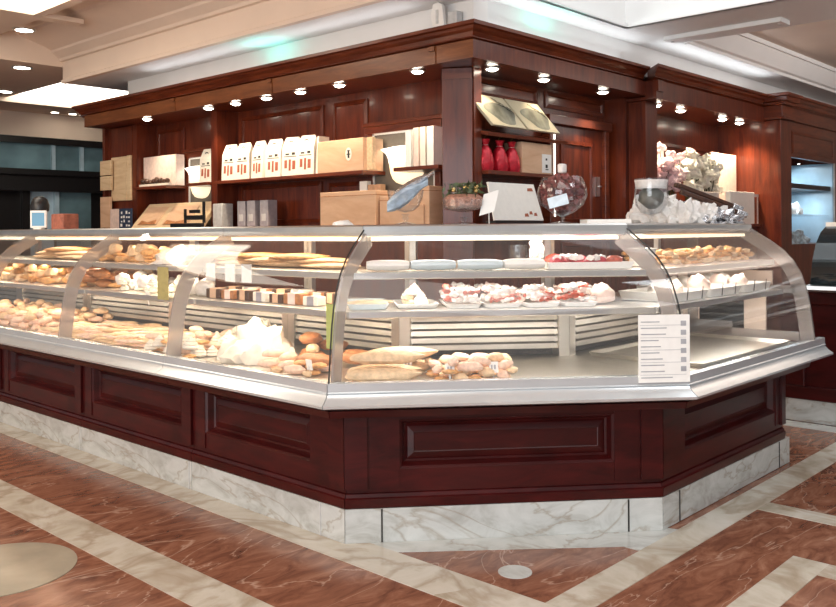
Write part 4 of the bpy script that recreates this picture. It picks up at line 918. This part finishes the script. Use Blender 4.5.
o = obj('dark_filling', MB().blob((4.193, 2.22, TZ+.14), .066, .066, .06, .15, 2, 9, 3), plain('grey_green_filling', (.12, .12, .10), .4, var=.4), ang=1.2); tagp(o, 'dark grey ball of filling inside the tall clear goblet', 'decoration')
o = obj('lining_paper', MB().lathe([(.08, 0), (.084, .03), (.088, .045), (.080, .04), (.07, .01)], (4.193, 2.22, TZ+.185), 20), WRAPW); tagp(o, 'white paper rim lining the tall clear goblet', 'paper')
FO = [(4.38, 2.14, .12, .09, .12, WRAPW, 'white wrapped packet beside the tall clear goblet'), (4.62, 2.10, .13, .09, .10, WRAPW, 'crumpled white packet under the dark chocolate bars'), (4.86, 2.12, .13, .09, .085, FOIL, 'silver foil packet in the middle of the pile near the passage'), (4.50, 2.36, .16, .10, .16, WRAPW, 'tall white wrapped packet behind the crumpled white one'), (4.72, 2.35, .12, .09, .11, FOIL, 'silver foil packet behind the dark chocolate bars')]
for j, (x, y, sx, sy, sz, m, w) in enumerate(FO):
    if x > 4.74: x = 4.60+.0*j; y = 2.02; sx = .12; sy = .06; sz = .07
    o = obj('wrapped_packet', MB().blob((x, y, TZ), sx, sy, sz, .7, 3.2, 30+j, 4, flat=0, rot=R(-.6, .2)), m, ang=.35); tagp(o, w, 'packet')
for j, (dx, dz, w) in enumerate(((0, 0, 'front'), (.03, .035, 'middle'), (.09, .045, 'rear'))):
    t = thing('chocolate_bar', 'long dark chocolate bar slanting over the wrapped packets, %s of three' % w, 'chocolate bar', (4.72+dx, 2.13+dx, TZ+.118+dz))
    t.rotation_euler = (0, .34, fang('F')+.08*j)
    obj('bar', MB().box(-.19, .15, -.020, .020, -.012, .012), CHOC, t, local=True, bevel=.005)
    obj('wrapper_end', MB().box(.151, .215, -.024, .024, -.016, .016), FOIL, t, local=True, bevel=.006)
# till screen, box and dark lamp at the far end of the counter top
t = thing('till_screen', 'small white framed till screen standing at the far end of the counter top', 'screen', (2.845, 6.50, TZ), math.atan2(-fw.x, fw.y)+.0)
obj('stand', MB().box(-.03, .03, -.03, .03, 0, .012), WHITE, t, local=True, smooth=False)
obj('housing', MB().box(-.062, .062, -.012, .012, .012, .142), WHITE, t, local=True, bevel=.008)
obj('screen', MB().box(-.046, .046, -.0145, -.0125, .028, .126), BLUEP, t, local=True, smooth=False)
o = obj('storage_box', MB().box(2.90, 3.02, 6.22, 6.42, TZ, TZ+.115), plain('reddish_box', (.32, .10, .06), .6, var=.3), bevel=.008); tagp(o, 'reddish brown box on the counter top beside the till screen', 'box')
t = thing('desk_lamp', 'dark rounded lamp rising behind the till screen', 'lamp', (2.95, 6.72, TZ))
obj('base', MB().lathe([(.001, 0), (.05, 0), (.05, .012), (.012, .018), (.001, .02)], n=20), DARK, t, local=True); obj('stem', MB().tube([(0, 0, .015), (0, 0, .14)], .01, 8), DARK, t, local=True)
obj('shade', MB().lathe([(.05, .13), (.068, .15), (.070, .19), (.055, .235), (.03, .255), (.001, .26)], n=24), DARK, t, local=True)

# --- left wall cabinet
LX = 4.47
def print_marks(b, rng, w, z0, z1, x):
    pass
def bag_make():
    t = thing('paper_bag', '', '')
    # bag: front faces -x ; folded top with a dark handle arc
    def rg(z, d, wy): return [(-d, -wy, z), (d, -wy, z), (d, wy, z), (-d, wy, z)]
    obj('body', MB().loft([rg(0, .045, .086), rg(.22, .035, .084), rg(.285, .008, .078), rg(.31, .006, .062)]), PAPER, t, local=True, smooth=False, bevel=.003)
    b = MB()
    for i in range(8):
        a = PI*i/8; a2 = PI*(i+1)/8; c0 = Vector((-.024, .024*math.cos(a), .255+.016*math.sin(a))); c1 = Vector((-.024, .024*math.cos(a2), .255+.016*math.sin(a2)))
        b.add([c0, c1, c1+Vector((0, 0, .009)), c0+Vector((0, 0, .009))], [(0, 1, 2, 3)])
    obj('handle_slot', b, PRINT, t, local=True, smooth=False)
    def xf(z): return -(.045-.010*z/.22)-.0012
    b = MB()
    def mark(y0, y1, z0, z1): b.add([(xf(z0), y0, z0), (xf(z0), y1, z0), (xf(z1), y1, z1), (xf(z1), y0, z1)], [(0, 1, 2, 3)])
    mark(-.062, .062, .150, .156); mark(-.050, -.018, .165, .185); mark(.010, .048, .165, .178)
    obj('black_print', b, PRINT, t, local=True, smooth=False)
    b = MB(); mark(-.056, -.024, .05, .12); mark(-.010, .012, .04, .13); mark(.028, .056, .06, .125)
    obj('brown_print', b, REDINK, t, local=True, smooth=False)
    return t
KINDS['bag'] = [bag_make, 'bag', 'bag']
for y, w in ((6.43, 'first'), (6.23, 'second'), (6.01, 'third'), (5.80, 'fourth'), (5.58, 'fifth'), (5.385, 'sixth')):
    place('bag', (LX+.05, y, 1.7005), rz=R(-.12, .12)+(.1 if y < 5.9 else 0), sc=1.02, label='printed cream paper bag on the long shelf, %s along the row from the cabinet niche' % w)
o = obj('thin_card', MB().loft([[(4.50, 5.25, 1.7005), (4.62, 5.25, 1.7005), (4.62, 5.25, 2.0), (4.51, 5.25, 2.0)], [(4.50, 5.28, 1.7005), (4.62, 5.28, 1.7005), (4.62, 5.262, 2.0), (4.51, 5.262, 2.0)]]), PAPER, smooth=False); tagp(o, 'thin cream card standing between the last bag and the wooden box', 'card')
def crate(name, label, x0, x1, y0, y1, z0, z1, m=KRAFT, cat='box', seam=True, **kw):
    t = thing(name, label, cat, ((x0+x1)/2, (y0+y1)/2, z0))
    obj('body', MB().box(x0, x1, y0, y1, z0, z1), m, t, smooth=False, bevel=.004)
    if seam: obj('lid_edge', MB().box(x0-.002, x1+.002, y0-.002, y1+.002, z1-.035, z1-.031), BROWN, t, smooth=False)
    return t
t = crate('wooden_box', 'light wooden box with a round dark stamp on the upper shelf', 4.47, 4.68, 4.70, 5.22, 1.7005, 1.945, KRAFT, seam=False)
b = MB(); b.v = []
st = [(4.4685, 4.86+.035*math.cos(a), 1.83+.05*math.sin(a)) for a in [2*PI*i/20 for i in range(20)]]
b.add(st, [tuple(range(20))]); obj('stamp', b, PAPER, t, smooth=False)
b = MB(); b.box(4.467, 4.468, 4.85, 4.868, 1.80, 1.86); b.box(4.467, 4.468, 4.838, 4.88, 1.825, 1.832); b.box(4.467, 4.468, 4.842, 4.876, 1.853, 1.858); obj('stamp_print', b, PRINT, t, smooth=False)
o = obj('pale_board', MB().box(4.468, 4.50, 4.60, 4.66, 1.7005, 1.94), PALE, smooth=False); tagp(o, 'pale narrow carton standing beside the stamped wooden box', 'carton')
o = obj('bottle_card', MB().box(4.61, 4.66, 4.66, 4.80, 1.2925, 1.60), plain('tan_packet', (.55, .33, .2), .5, var=.2), smooth=False); tagp(o, 'tan packet standing under the upper shelf behind the kraft boxes', 'packet')
o = obj('white_packet', MB().box(4.61, 4.655, 4.81, 4.89, 1.2925, 1.63), WHITE, smooth=False); tagp(o, 'slim white packet standing under the upper shelf', 'packet')
t = crate('kraft_box', 'long kraft box on the ledge below the stamped wooden box', 4.40, 4.60, 4.50, 5.11, 1.2925, 1.545)
t = crate('kraft_box', 'kraft box on the ledge next to the corner column', 4.40, 4.58, 3.98, 4.15, 1.2925, 1.555)
t = crate('kraft_box', 'shorter kraft box behind the blue napkin goblet', 4.42, 4.60, 4.17, 4.48, 1.2925, 1.50)
t = crate('kraft_box', 'low sloping kraft box in front of the corner column box', 4.385, 4.399, 4.02, 4.35, 1.2925, 1.43, seam=False)
for j, (y, w_, m) in enumerate(((4.24, .055, WHITE), (4.165, .05, PINKW), (4.10, .05, PAPER), (4.03, .06, WHITE))):
    t = thing('upright_book', '%s book standing on the small shelf, %s from the bowl lamp' % (('white', 'pinkish', 'cream', 'wide white')[j], ('first', 'second', 'third', 'fourth')[j]), 'book', (4.55, y, 1.7005))
    obj('pages', MB().box(4.48, 4.64, y-w_/2+.004, y+w_/2-.004, 1.703, 1.965-.02*(j == 0)), PAPER, t, smooth=False)
    obj('cover', MB().box(4.472, 4.645, y-w_/2, y-w_/2+.0035, 1.7005, 1.97-.02*(j == 0)).box(4.472, 4.645, y+w_/2-.0035, y+w_/2, 1.7005, 1.97-.02*(j == 0)).box(4.470, 4.476, y-w_/2, y+w_/2, 1.7005, 1.97-.02*(j == 0)), m, t, smooth=False)
for y, w in ((6.27, 'first'), (6.13, 'second'), (5.95, 'third')):
    t = thing('slim_box', 'slim grey upright box under the paper bags, %s from the niche lamp' % w, 'box', (4.55, y, 1.2925))
    obj('body', MB().box(4.50, 4.60, y-.055, y+.055, 1.2925, 1.515), LILAC, t, smooth=False, bevel=.003); obj('label', MB().box(4.4975, 4.4995, y-.03, y+.03, 1.34, 1.40), GREYP, t, smooth=False)
o = obj('grey_box', MB().box(4.46, 4.58, 6.50, 6.64, 1.2925, 1.50), GREYP, bevel=.006); tagp(o, 'grey upright carton at the end of the tilted cream display', 'box')
# tilted cream display with two windows
t = thing('tilted_display', 'tilted cream display with two framed compartments on the ledge', 'display', (4.45, 7.3, 1.2925))
b = MB(); b.loft([[(4.40, 6.74, 1.2935), (4.44, 6.74, 1.2935), (4.62, 6.74, 1.53), (4.58, 6.74, 1.53)], [(4.40, 7.97, 1.2935), (4.44, 7.97, 1.2935), (4.62, 7.92, 1.53), (4.58, 7.92, 1.53)]]); obj('board', b, PINE, t, smooth=False)
def onb(y, v, d=0): return (4.40+.18*v-.8*d, y, 1.2935+.2365*v+.6*d)
for y0, y1 in ((7.52, 7.88), (6.98, 7.42)):
    b = MB(); b.loft([[onb(y0, .12), onb(y1, .12), onb(y1, .85), onb(y0, .85)], [onb(y0, .12, .006), onb(y1, .12, .006), onb(y1, .85, .006), onb(y0, .85, .006)]]); w_ = obj('compartment', b, KRAFT, t, smooth=False)
    b = MB(); b.loft([[onb(y0+.03, .12, .007), onb(y1-.03, .12, .007), onb(y1-.05, .28, .007), onb((y0+y1)/2, .2, .007), onb(y0+.05, .30, .007)], [onb(y0+.03, .12, .012), onb(y1-.03, .12, .012), onb(y1-.05, .28, .012), onb((y0+y1)/2, .2, .012), onb(y0+.05, .30, .012)]]); obj('contents', b, BROWN, w_, smooth=False)
for y0, w, nm in ((6.78, 'flat black tool rack in front of the tilted cream display', 'tool_rack'),):
    t = thing(nm, w, 'rack', (4.39, 6.9, 1.2925))
    obj('base', MB().box(4.385, 4.398, 6.68, 7.22, 1.2925, 1.33), DARK, t, smooth=False); obj('arm', MB().box(4.385, 4.398, 6.70, 6.96, 1.36, 1.40), DARK, t, smooth=False); obj('arm', MB().box(4.385, 4.398, 6.74, 6.90, 1.42, 1.45), DARK, t, smooth=False); obj('post', MB().box(4.385, 4.398, 6.96, 6.99, 1.331, 1.46), DARK, t, smooth=False); obj('post', MB().box(4.385, 4.398, 6.66, 6.69, 1.331, 1.52), DARK, t, smooth=False)
b = MB(); b.blob((4.34, 7.16, 1.36), .04, .07, .06, .6, 3, 5, 3, flat=-.95); t = None
# chocolates box on the far niche shelf
t = crate('open_box', 'pinkish open box of chocolates on the far niche shelf', 4.56, 4.655, 7.40, 8.0, 1.7005, 2.0, PINKW, seam=False)
b = MB(); b.box(4.50, 4.552, 7.45, 7.98, 1.7005, 1.725); o = obj('serving_plate', b, PAPER, smooth=False); tagp(o, 'narrow pale plate in front of the pinkish open box', 'plate')
KINDS['choc'] = [one('chocolate', MB().blob((0, 0, .028), .032, .032, .032, .25, 2.5, 6, 2, flat=-.85), CHOC), 'c', 'chocolate']
for j in range(8): place('choc', (4.525, 7.50+.062*j, 1.7255), rz=R(0, 6), sc=R(.7, 1.15), label='dark chocolate in the row on the narrow pale plate', group='chocolates on pale plate')
t = place('bag', (4.56, 6.845, 1.7005), rz=.1, sc=1.0, label='printed cream paper bag alone on the small shelf beside the niche lamp')
# boards and cards at the far end
for y0, y1, z0, z1, m, w in ((8.60, 8.80, 1.845, 1.995, PINE, 'upper small square plaque on the far cabinet end'), (8.60, 8.80, 1.69, 1.835, PINE, 'lower small square plaque on the far cabinet end'), (8.62, 8.80, 1.30, 1.62, KRAFT, 'tall plaque at the bottom of the far cabinet end')):
    dy = -.0
    o = obj('wooden_plaque', MB().box(4.43, 4.458, y0-.17, y1-.15, z0, z1), m, smooth=False, bevel=.003); tagp(o, w, 'plaque')
t = thing('wooden_board', 'upright pale wooden board fixed between the plaques and the chocolates niche', 'board', (4.49, 8.25, 1.57))
obj('plank', MB().box(4.475, 4.498, 8.19, 8.50, 1.575, 2.025), PINE, t, smooth=False, bevel=.004); obj('edge_strip', MB().box(4.475, 4.498, 8.11, 8.18, 1.575, 2.03), PINE, t, smooth=False, bevel=.004)
obj('backing', MB().box(4.4985, 4.52, 8.105, 8.545, 1.294, 2.33), MAHOG, t, smooth=False)
t = thing('patterned_card', 'small card with blue and white pattern on the ledge', 'card', (4.41, 8.1, 1.2925))
obj('sheet', MB().box(4.40, 4.415, 7.96, 8.20, 1.2925, 1.49), BLUEINK, t, smooth=False)
b = MB()
for i in range(4):
    for j in range(4):
        if (i*j+i) % 3 != 2: b.box(4.397, 4.3995, 7.985+.05*i, 7.985+.05*i+R(.02, .038), 1.31+.042*j, 1.31+.042*j+R(.012, .03))
pieces('pattern', b, WHITE, t, smooth=False)
o = obj('plain_card', MB().box(4.42, 4.435, 8.21, 8.42, 1.2925, 1.49), PINKW, smooth=False); tagp(o, 'plain pinkish card standing beside the patterned card', 'card')

# --- right wall cabinet
for x0, x1, w, sd in ((4.56, 4.94, 'next to the corner column', 1), (4.965, 5.36, 'nearest the door', 2)):
    t = thing('photo_album', 'tilted cream album cover with dark ornament on the sloping shelf, %s' % w, 'album', ((x0+x1)/2, 3.70, 1.93))
    def al(x, v, d=0): return (x+.06-.12*v, 3.615+.12*v-.9*d, 1.948+.215*v+.4*d)
    b = MB(); b.loft([[al(x0, 0), al(x1, 0), al(x1, 1), al(x0, 1)], [al(x0, 0, .02), al(x1, 0, .02), al(x1, 1, .02), al(x0, 1, .02)]]); obj('cover', b, MATS.get('album_cover') or plain('album_cover', (.56, .50, .36), .8, var=.15, scale=6, spec=.05), t, smooth=False, bevel=.003)
    b = MB(); n = 24; cx = (x0+x1)/2+.02
    b.add([al(cx+.15*math.cos(a)*(1+.2*math.sin(3*a)), .42+.36*math.sin(a), .0212) for a in [2*PI*i/n for i in range(n)]], [tuple(range(n))]); obj('grey_picture', b, plain('grey_picture', (.20, .20, .16), .8, var=.5, scale=9, spec=.05) if 'grey_picture' not in MATS else MATS['grey_picture'], t, smooth=False)
    b = MB()
    for k in range(7):
        xx, vv = x1-.16+.018*k, .95-.05*(k % 3)-.04*k; b.add([al(xx, vv, .0225), al(xx+.04, vv-.08, .0225), al(xx+.05, vv-.12, .0225), al(xx+.008, vv-.05, .0225)], [(0, 1, 2, 3)])
    obj('ornament', b, MATS.get('album_ink') or plain('album_ink', (.015, .015, .015), .9, spec=0), t, smooth=False)
for j, (x, w) in enumerate(((4.66, 'nearest the corner column'), (4.82, 'in the middle of three'), (4.96, 'against the pale wooden box'))):
    t = thing('foil_bag', 'shiny red foil bag with gathered neck on the shelf, %s' % w, 'gift bag', (x, 3.70, 1.6525))
    rings = []
    for z, r in ((0, .066), (.04, .074), (.10, .066), (.15, .046), (.175, .022), (.195, .030), (.215, .040)):
        rings.append([(r*math.cos(a)*(1+.10*math.sin(5*a+z*20)), r*.8*math.sin(a)*(1+.10*math.cos(4*a)), z) for a in [2*PI*i/20 for i in range(20)]])
    obj('pouch', MB().loft(rings), REDFOIL, t, local=True)
    obj('cord', MB().lathe([(.018, .172), (.026, .175), (.018, .178)], n=14), WRAPW, t, local=True)
    obj('handle', MB().tube([(-.02, 0, .20), (0, 0, .235), (.05, 0, .25), (.09, 0, .245)], .004, 6), GOLD, t, local=True)
t = thing('wooden_box', 'pale wooden box with white label on the shelf beside the red foil bags', 'box', (5.2, 3.72, 1.6525))
obj('body', MB().box(5.03, 5.40, 3.66, 3.82, 1.6525, 1.875), KRAFT, t, smooth=False, bevel=.004); obj('label', MB().box(5.27, 5.385, 3.655, 3.659, 1.665, 1.80), WHITE, t, smooth=False)
obj('label_print', MB().box(5.31, 5.335, 3.653, 3.6545, 1.70, 1.725).box(5.312, 5.33, 3.653, 3.6545, 1.755, 1.77).box(5.31, 5.345, 3.653, 3.6545, 1.685, 1.692), PRINT, t, smooth=False)
t = thing('menu_board', 'white sloping board with small red marks between compote and nut goblet', 'sign', (4.75, 3.50, 1.2925))
def mb_(x, v, d=0): return (x+.02*(v-.5)*(1 if x < 4.75 else -1), 3.47+.07*v-.9*d, 1.31+.25*v+.25*d)
b = MB(); b.loft([[mb_(4.46, 0), mb_(4.99, 0), mb_(4.99, 1), mb_(4.46, 1)], [mb_(4.46, 0, .012), mb_(4.99, 0, .012), mb_(4.99, 1, .012), mb_(4.46, 1, .012)]]); obj('sheet', b, WHITE, t, smooth=False)
b = MB()
for x, v, w_ in ((4.78, .10, .05), (4.84, .16, .04), (4.89, .12, .04), (4.89, .80, .07)): b.add([mb_(x, v, .0135), mb_(x+w_, v, .0135), mb_(x+w_*.9, v+.09, .0135), mb_(x+.01, v+.08, .0135)], [(0, 1, 2, 3)])
pieces('print', b, REDINK, t, smooth=False)
obj('foot', MB().box(4.46, 4.99, 3.455, 3.54, 1.2925, 1.307), DARK, t, smooth=False)

# --- flower bay
def bouquet(loc, w, h, m, label, n, vase, seed):
    random.seed(seed); t = thing('flower_arrangement', label, 'flowers', loc)
    obj('pot', MB().lathe([(.001, 0), (.06, 0), (.085, .12), (.08, .12), (.06, .02), (.001, .02)], n=20), vase, t, local=True)
    b = MB(); lf = MB(); heads = []
    for j in range(n):
        a = R(0, 2*PI); r = w*math.sqrt(R(0, 1)); z = h*(.45+.55*R(0, 1)*(1-.4*(r/w)**2)); c = Vector((r*math.cos(a), min(.11, max(-.11, r*.6*math.sin(a))), z)); heads.append(c)
        b.tube([(0, 0, .10), (c.x*.5, c.y*.5, .10+(z-.10)*.6), tuple(c)], .003, 5)
        d1 = Vector((R(-1, 1), R(-1, 1), R(-.2, 1))).normalized()*.06; p = c*.75+Vector((0, 0, .05)); d2 = d1.cross(Vector((0, 0, 1))).normalized()*.015
        if j % 4 == 0: lf.add([p, p+d1*.5+d2, p+d1, p+d1*.5-d2], [(0, 1, 2, 3)])
    obj('stem', b, LEAF, t, local=True); obj('leaves', lf, LEAF, t, local=True, smooth=False)
    for c in heads:
        f = MB(); s = R(.035, .06)
        f.blob(c, s, s*.9, s*.8, .9, 3.4, R(0, 50), 2)
        obj('blossom', f, m, t, local=True, smooth=False)
    return t
bouquet((7.06, 3.60, 1.2925), .22, .70, PINKF, 'pink flower arrangement beside the tall clear goblet', 60, GREYP, 5)
bouquet((7.51, 3.60, 1.2925), .13, .70, CREAMF, 'tall cream flower arrangement in the middle of the bay', 36, DARK, 6)
bouquet((7.92, 3.60, 1.2925), .14, .66, CREAMF, 'bushy white flower arrangement beside the beige board', 40, GREYP, 8)
random.seed(21)
o = obj('pale_board', MB().box(6.80, 7.45, 3.815, 3.842, 1.2925, 2.02), plain('pale_panel', (.80, .70, .64), .5), smooth=False); tagp(o, 'pale panel behind the pink flowers', 'board')
o = obj('beige_board', MB().box(8.12, 8.70, 3.66, 3.68, 1.2925, 1.99), PINKW, smooth=False, bevel=.004); tagp(o, 'beige square board standing behind the white flowers', 'board')
o = obj('carton', MB().box(8.0, 8.57, 3.425, 3.475, 1.2925, 1.60), WHITE, smooth=False, bevel=.004); tagp(o, 'white carton below the beige square board', 'carton')
o = obj('carton', MB().box(7.3, 7.75, 3.425, 3.47, 1.2925, 1.58), plain('pale_carton', (.66, .60, .55), .6), smooth=False, bevel=.004); tagp(o, 'pale beige carton in front of the flower pots', 'carton')
t = thing('rack_reflection', 'pale lilac rack-shaped reflection between the white carton and the pillar', 'stand', (8.62, 3.48, 1.2925))  # a reflection modelled as a solid rack shape
obj('sheet', MB().box(8.58, 8.70, 3.435, 3.50, 1.56, 1.585), GREYP, t, smooth=False); obj('leg', MB().box(8.58, 8.59, 3.44, 3.45, 1.2925, 1.559), GREYP, t, smooth=False); obj('leg', MB().box(8.69, 8.70, 3.44, 3.45, 1.2925, 1.559), GREYP, t, smooth=False)
# --- shelving unit at the right edge and second counter
for j, (x, z, s, w) in enumerate(((9.75, 1.393, .12, 'pale crumpled bundle on the glass shelf, nearer the pillar'), (10.0, 1.393, .15, 'pale crumpled bundle on the glass shelf, farther from the pillar'))):
    o = obj('wrapped_bundle', MB().blob((x, 3.55, z), s, .08, .13, .5, 3, 70+j, 3, flat=0), plain('muted_bundle', (.42, .40, .38), .5, var=.4) if 'muted_bundle' not in MATS else MATS['muted_bundle'], ang=1); tagp(o, w, 'bundle')
for j, (x, y, w) in enumerate(((6.3, 1.98, 'nearest the open end'), (6.28, 2.0, ''),)):
    if j == 0:
        o = obj('crumpled_cloth', MB().blob((9.45, 3.36, 1.082), .30, .09, .13, .6, 3, 81, 4, flat=0), plain('pale_blue_cloth', (.45, .58, .66), .5, var=.5, scale=20), ang=.6); tagp(o, 'pale blue crumpled cloth below the shelves at the right edge', 'cloth')
#</OBJ>
# ------------------------------------------------------------------ lights
def area(name, loc, sx, sy, e, col, rot=(0, 0, 0)):
    l = bpy.data.lights.new(name, 'AREA'); l.shape = 'RECTANGLE'; l.size = sx; l.size_y = sy; l.energy = e; l.color = col
    o = bpy.data.objects.new(name, l); C.objects.link(o); o.location = loc; o.rotation_euler = rot; return o
WARM = (1, .83, .62)
for i in range(4):
    ta, tb = cuts[i]+.05, cuts[i+1]-.05
    c = FP('L', (ta+tb)/2+(.06 if i == 0 else 0), .27, 1.203); area('case_light', c, tb-ta-.1, .05, 2.0, WARM, (0, 0, PI/2))
    c = FP('L', (ta+tb)/2+(.06 if i == 0 else 0), .16, 1.046); area('case_light', c, tb-ta-.1, .03, 1.8, WARM, (0, 0, PI/2))
    c = FP('L', (ta+tb)/2+(.06 if i == 0 else 0), .14, .891); area('case_light', c, tb-ta-.1, .03, 3.0, WARM, (0, 0, PI/2))
W2 = (1, .93, .84)
for z, e, q in ((1.203, 2.2, .27), (1.046, 1.8, .16), (.891, 3.6, .14)):
    area('case_light', FP('F', .66, q, z), 1.0, .04, e, W2, (0, 0, fang('F')))
    area('case_light', FP('R', .75, q, z), 1.1, .04, e, W2, (0, 0, 0))
# ceiling lamps of the shop (coffers behind and above the viewer), and an added fill
area('ceiling_lamp', (.6, .6, 3.05), 2.6, 2.6, 60, (1, .95, .88))
area('daylight_fill', (-3.2, .2, 1.4), 4.0, 2.6, 170, (.90, .95, 1), (PI/2, 0, -math.pi/2+.25))  # added fill behind the viewer, brightens the ceilings and counter fronts
area('ceiling_lamp', (1.2, -1.6, 2.9), 2.0, 1.5, 30, (.93, .97, 1))
area('ceiling_lamp', (3.6, -.6, 2.9), 1.6, 1.6, 80, (.90, .96, 1))
area('ceiling_lamp', (-1.2, 5.0, 2.6), 1.5, 3.0, 95, (1, .82, .64), (0, -1.1, 0))
# cove lights on top of the cornices (white), with two teal lamps
UP = (PI, 0, 0)
area('cove_light', (5.3, 3.44, 2.59), 2.0, .05, 2.0, (.88, .95, 1), (PI+.75, 0, 0)); area('cove_light', (7.5, 3.33, 2.59), 2.2, .05, 2.4, (.88, .95, 1), (PI+.75, 0, 0))
area('cove_light', (4.23, 5.6, 2.59), .05, 3.4, 2.5, (.95, .97, 1), (0, PI-.75, 0))
area('cove_light', (5.2, 3.47, 2.585), 1.8, .03, .25, (.92, .97, 1), UP); area('cove_light', (7.5, 3.36, 2.585), 2.0, .03, .35, (.92, .97, 1), UP)
area('teal_lamp', (4.22, 5.55, 2.585), .05, .3, .6, (.05, .8, .7), UP); area('teal_lamp', (5.0, 3.43, 2.585), .3, .05, .5, (.1, .9, .7), (PI+.5, 0, 0))
area('coffer_fill', (8.5, .9, 2.70), 3.6, .9, 45, (1, .94, .90), (PI-.5, 0, 0))  # added upward fill, unseen, brightens the ceiling of coffer B
area('shelf_glow', (9.9, 3.5, 1.64), .7, .2, 5, (.75, .9, 1))
area('shelf_glow', (9.7, 3.6, 1.95), 1.0, .2, 9, (.75, .9, 1))
w = bpy.data.worlds.new('shop_air'); bpy.context.scene.world = w; w.use_nodes = True
w.node_tree.nodes['Background'].inputs[0].default_value = (.97, .98, 1, 1); w.node_tree.nodes['Background'].inputs[1].default_value = .32
vs = bpy.context.scene.view_settings
vs.view_transform = 'Standard'; vs.look = 'None'; vs.gamma = 1; vs.use_curve_mapping = False; vs.exposure = 0.12
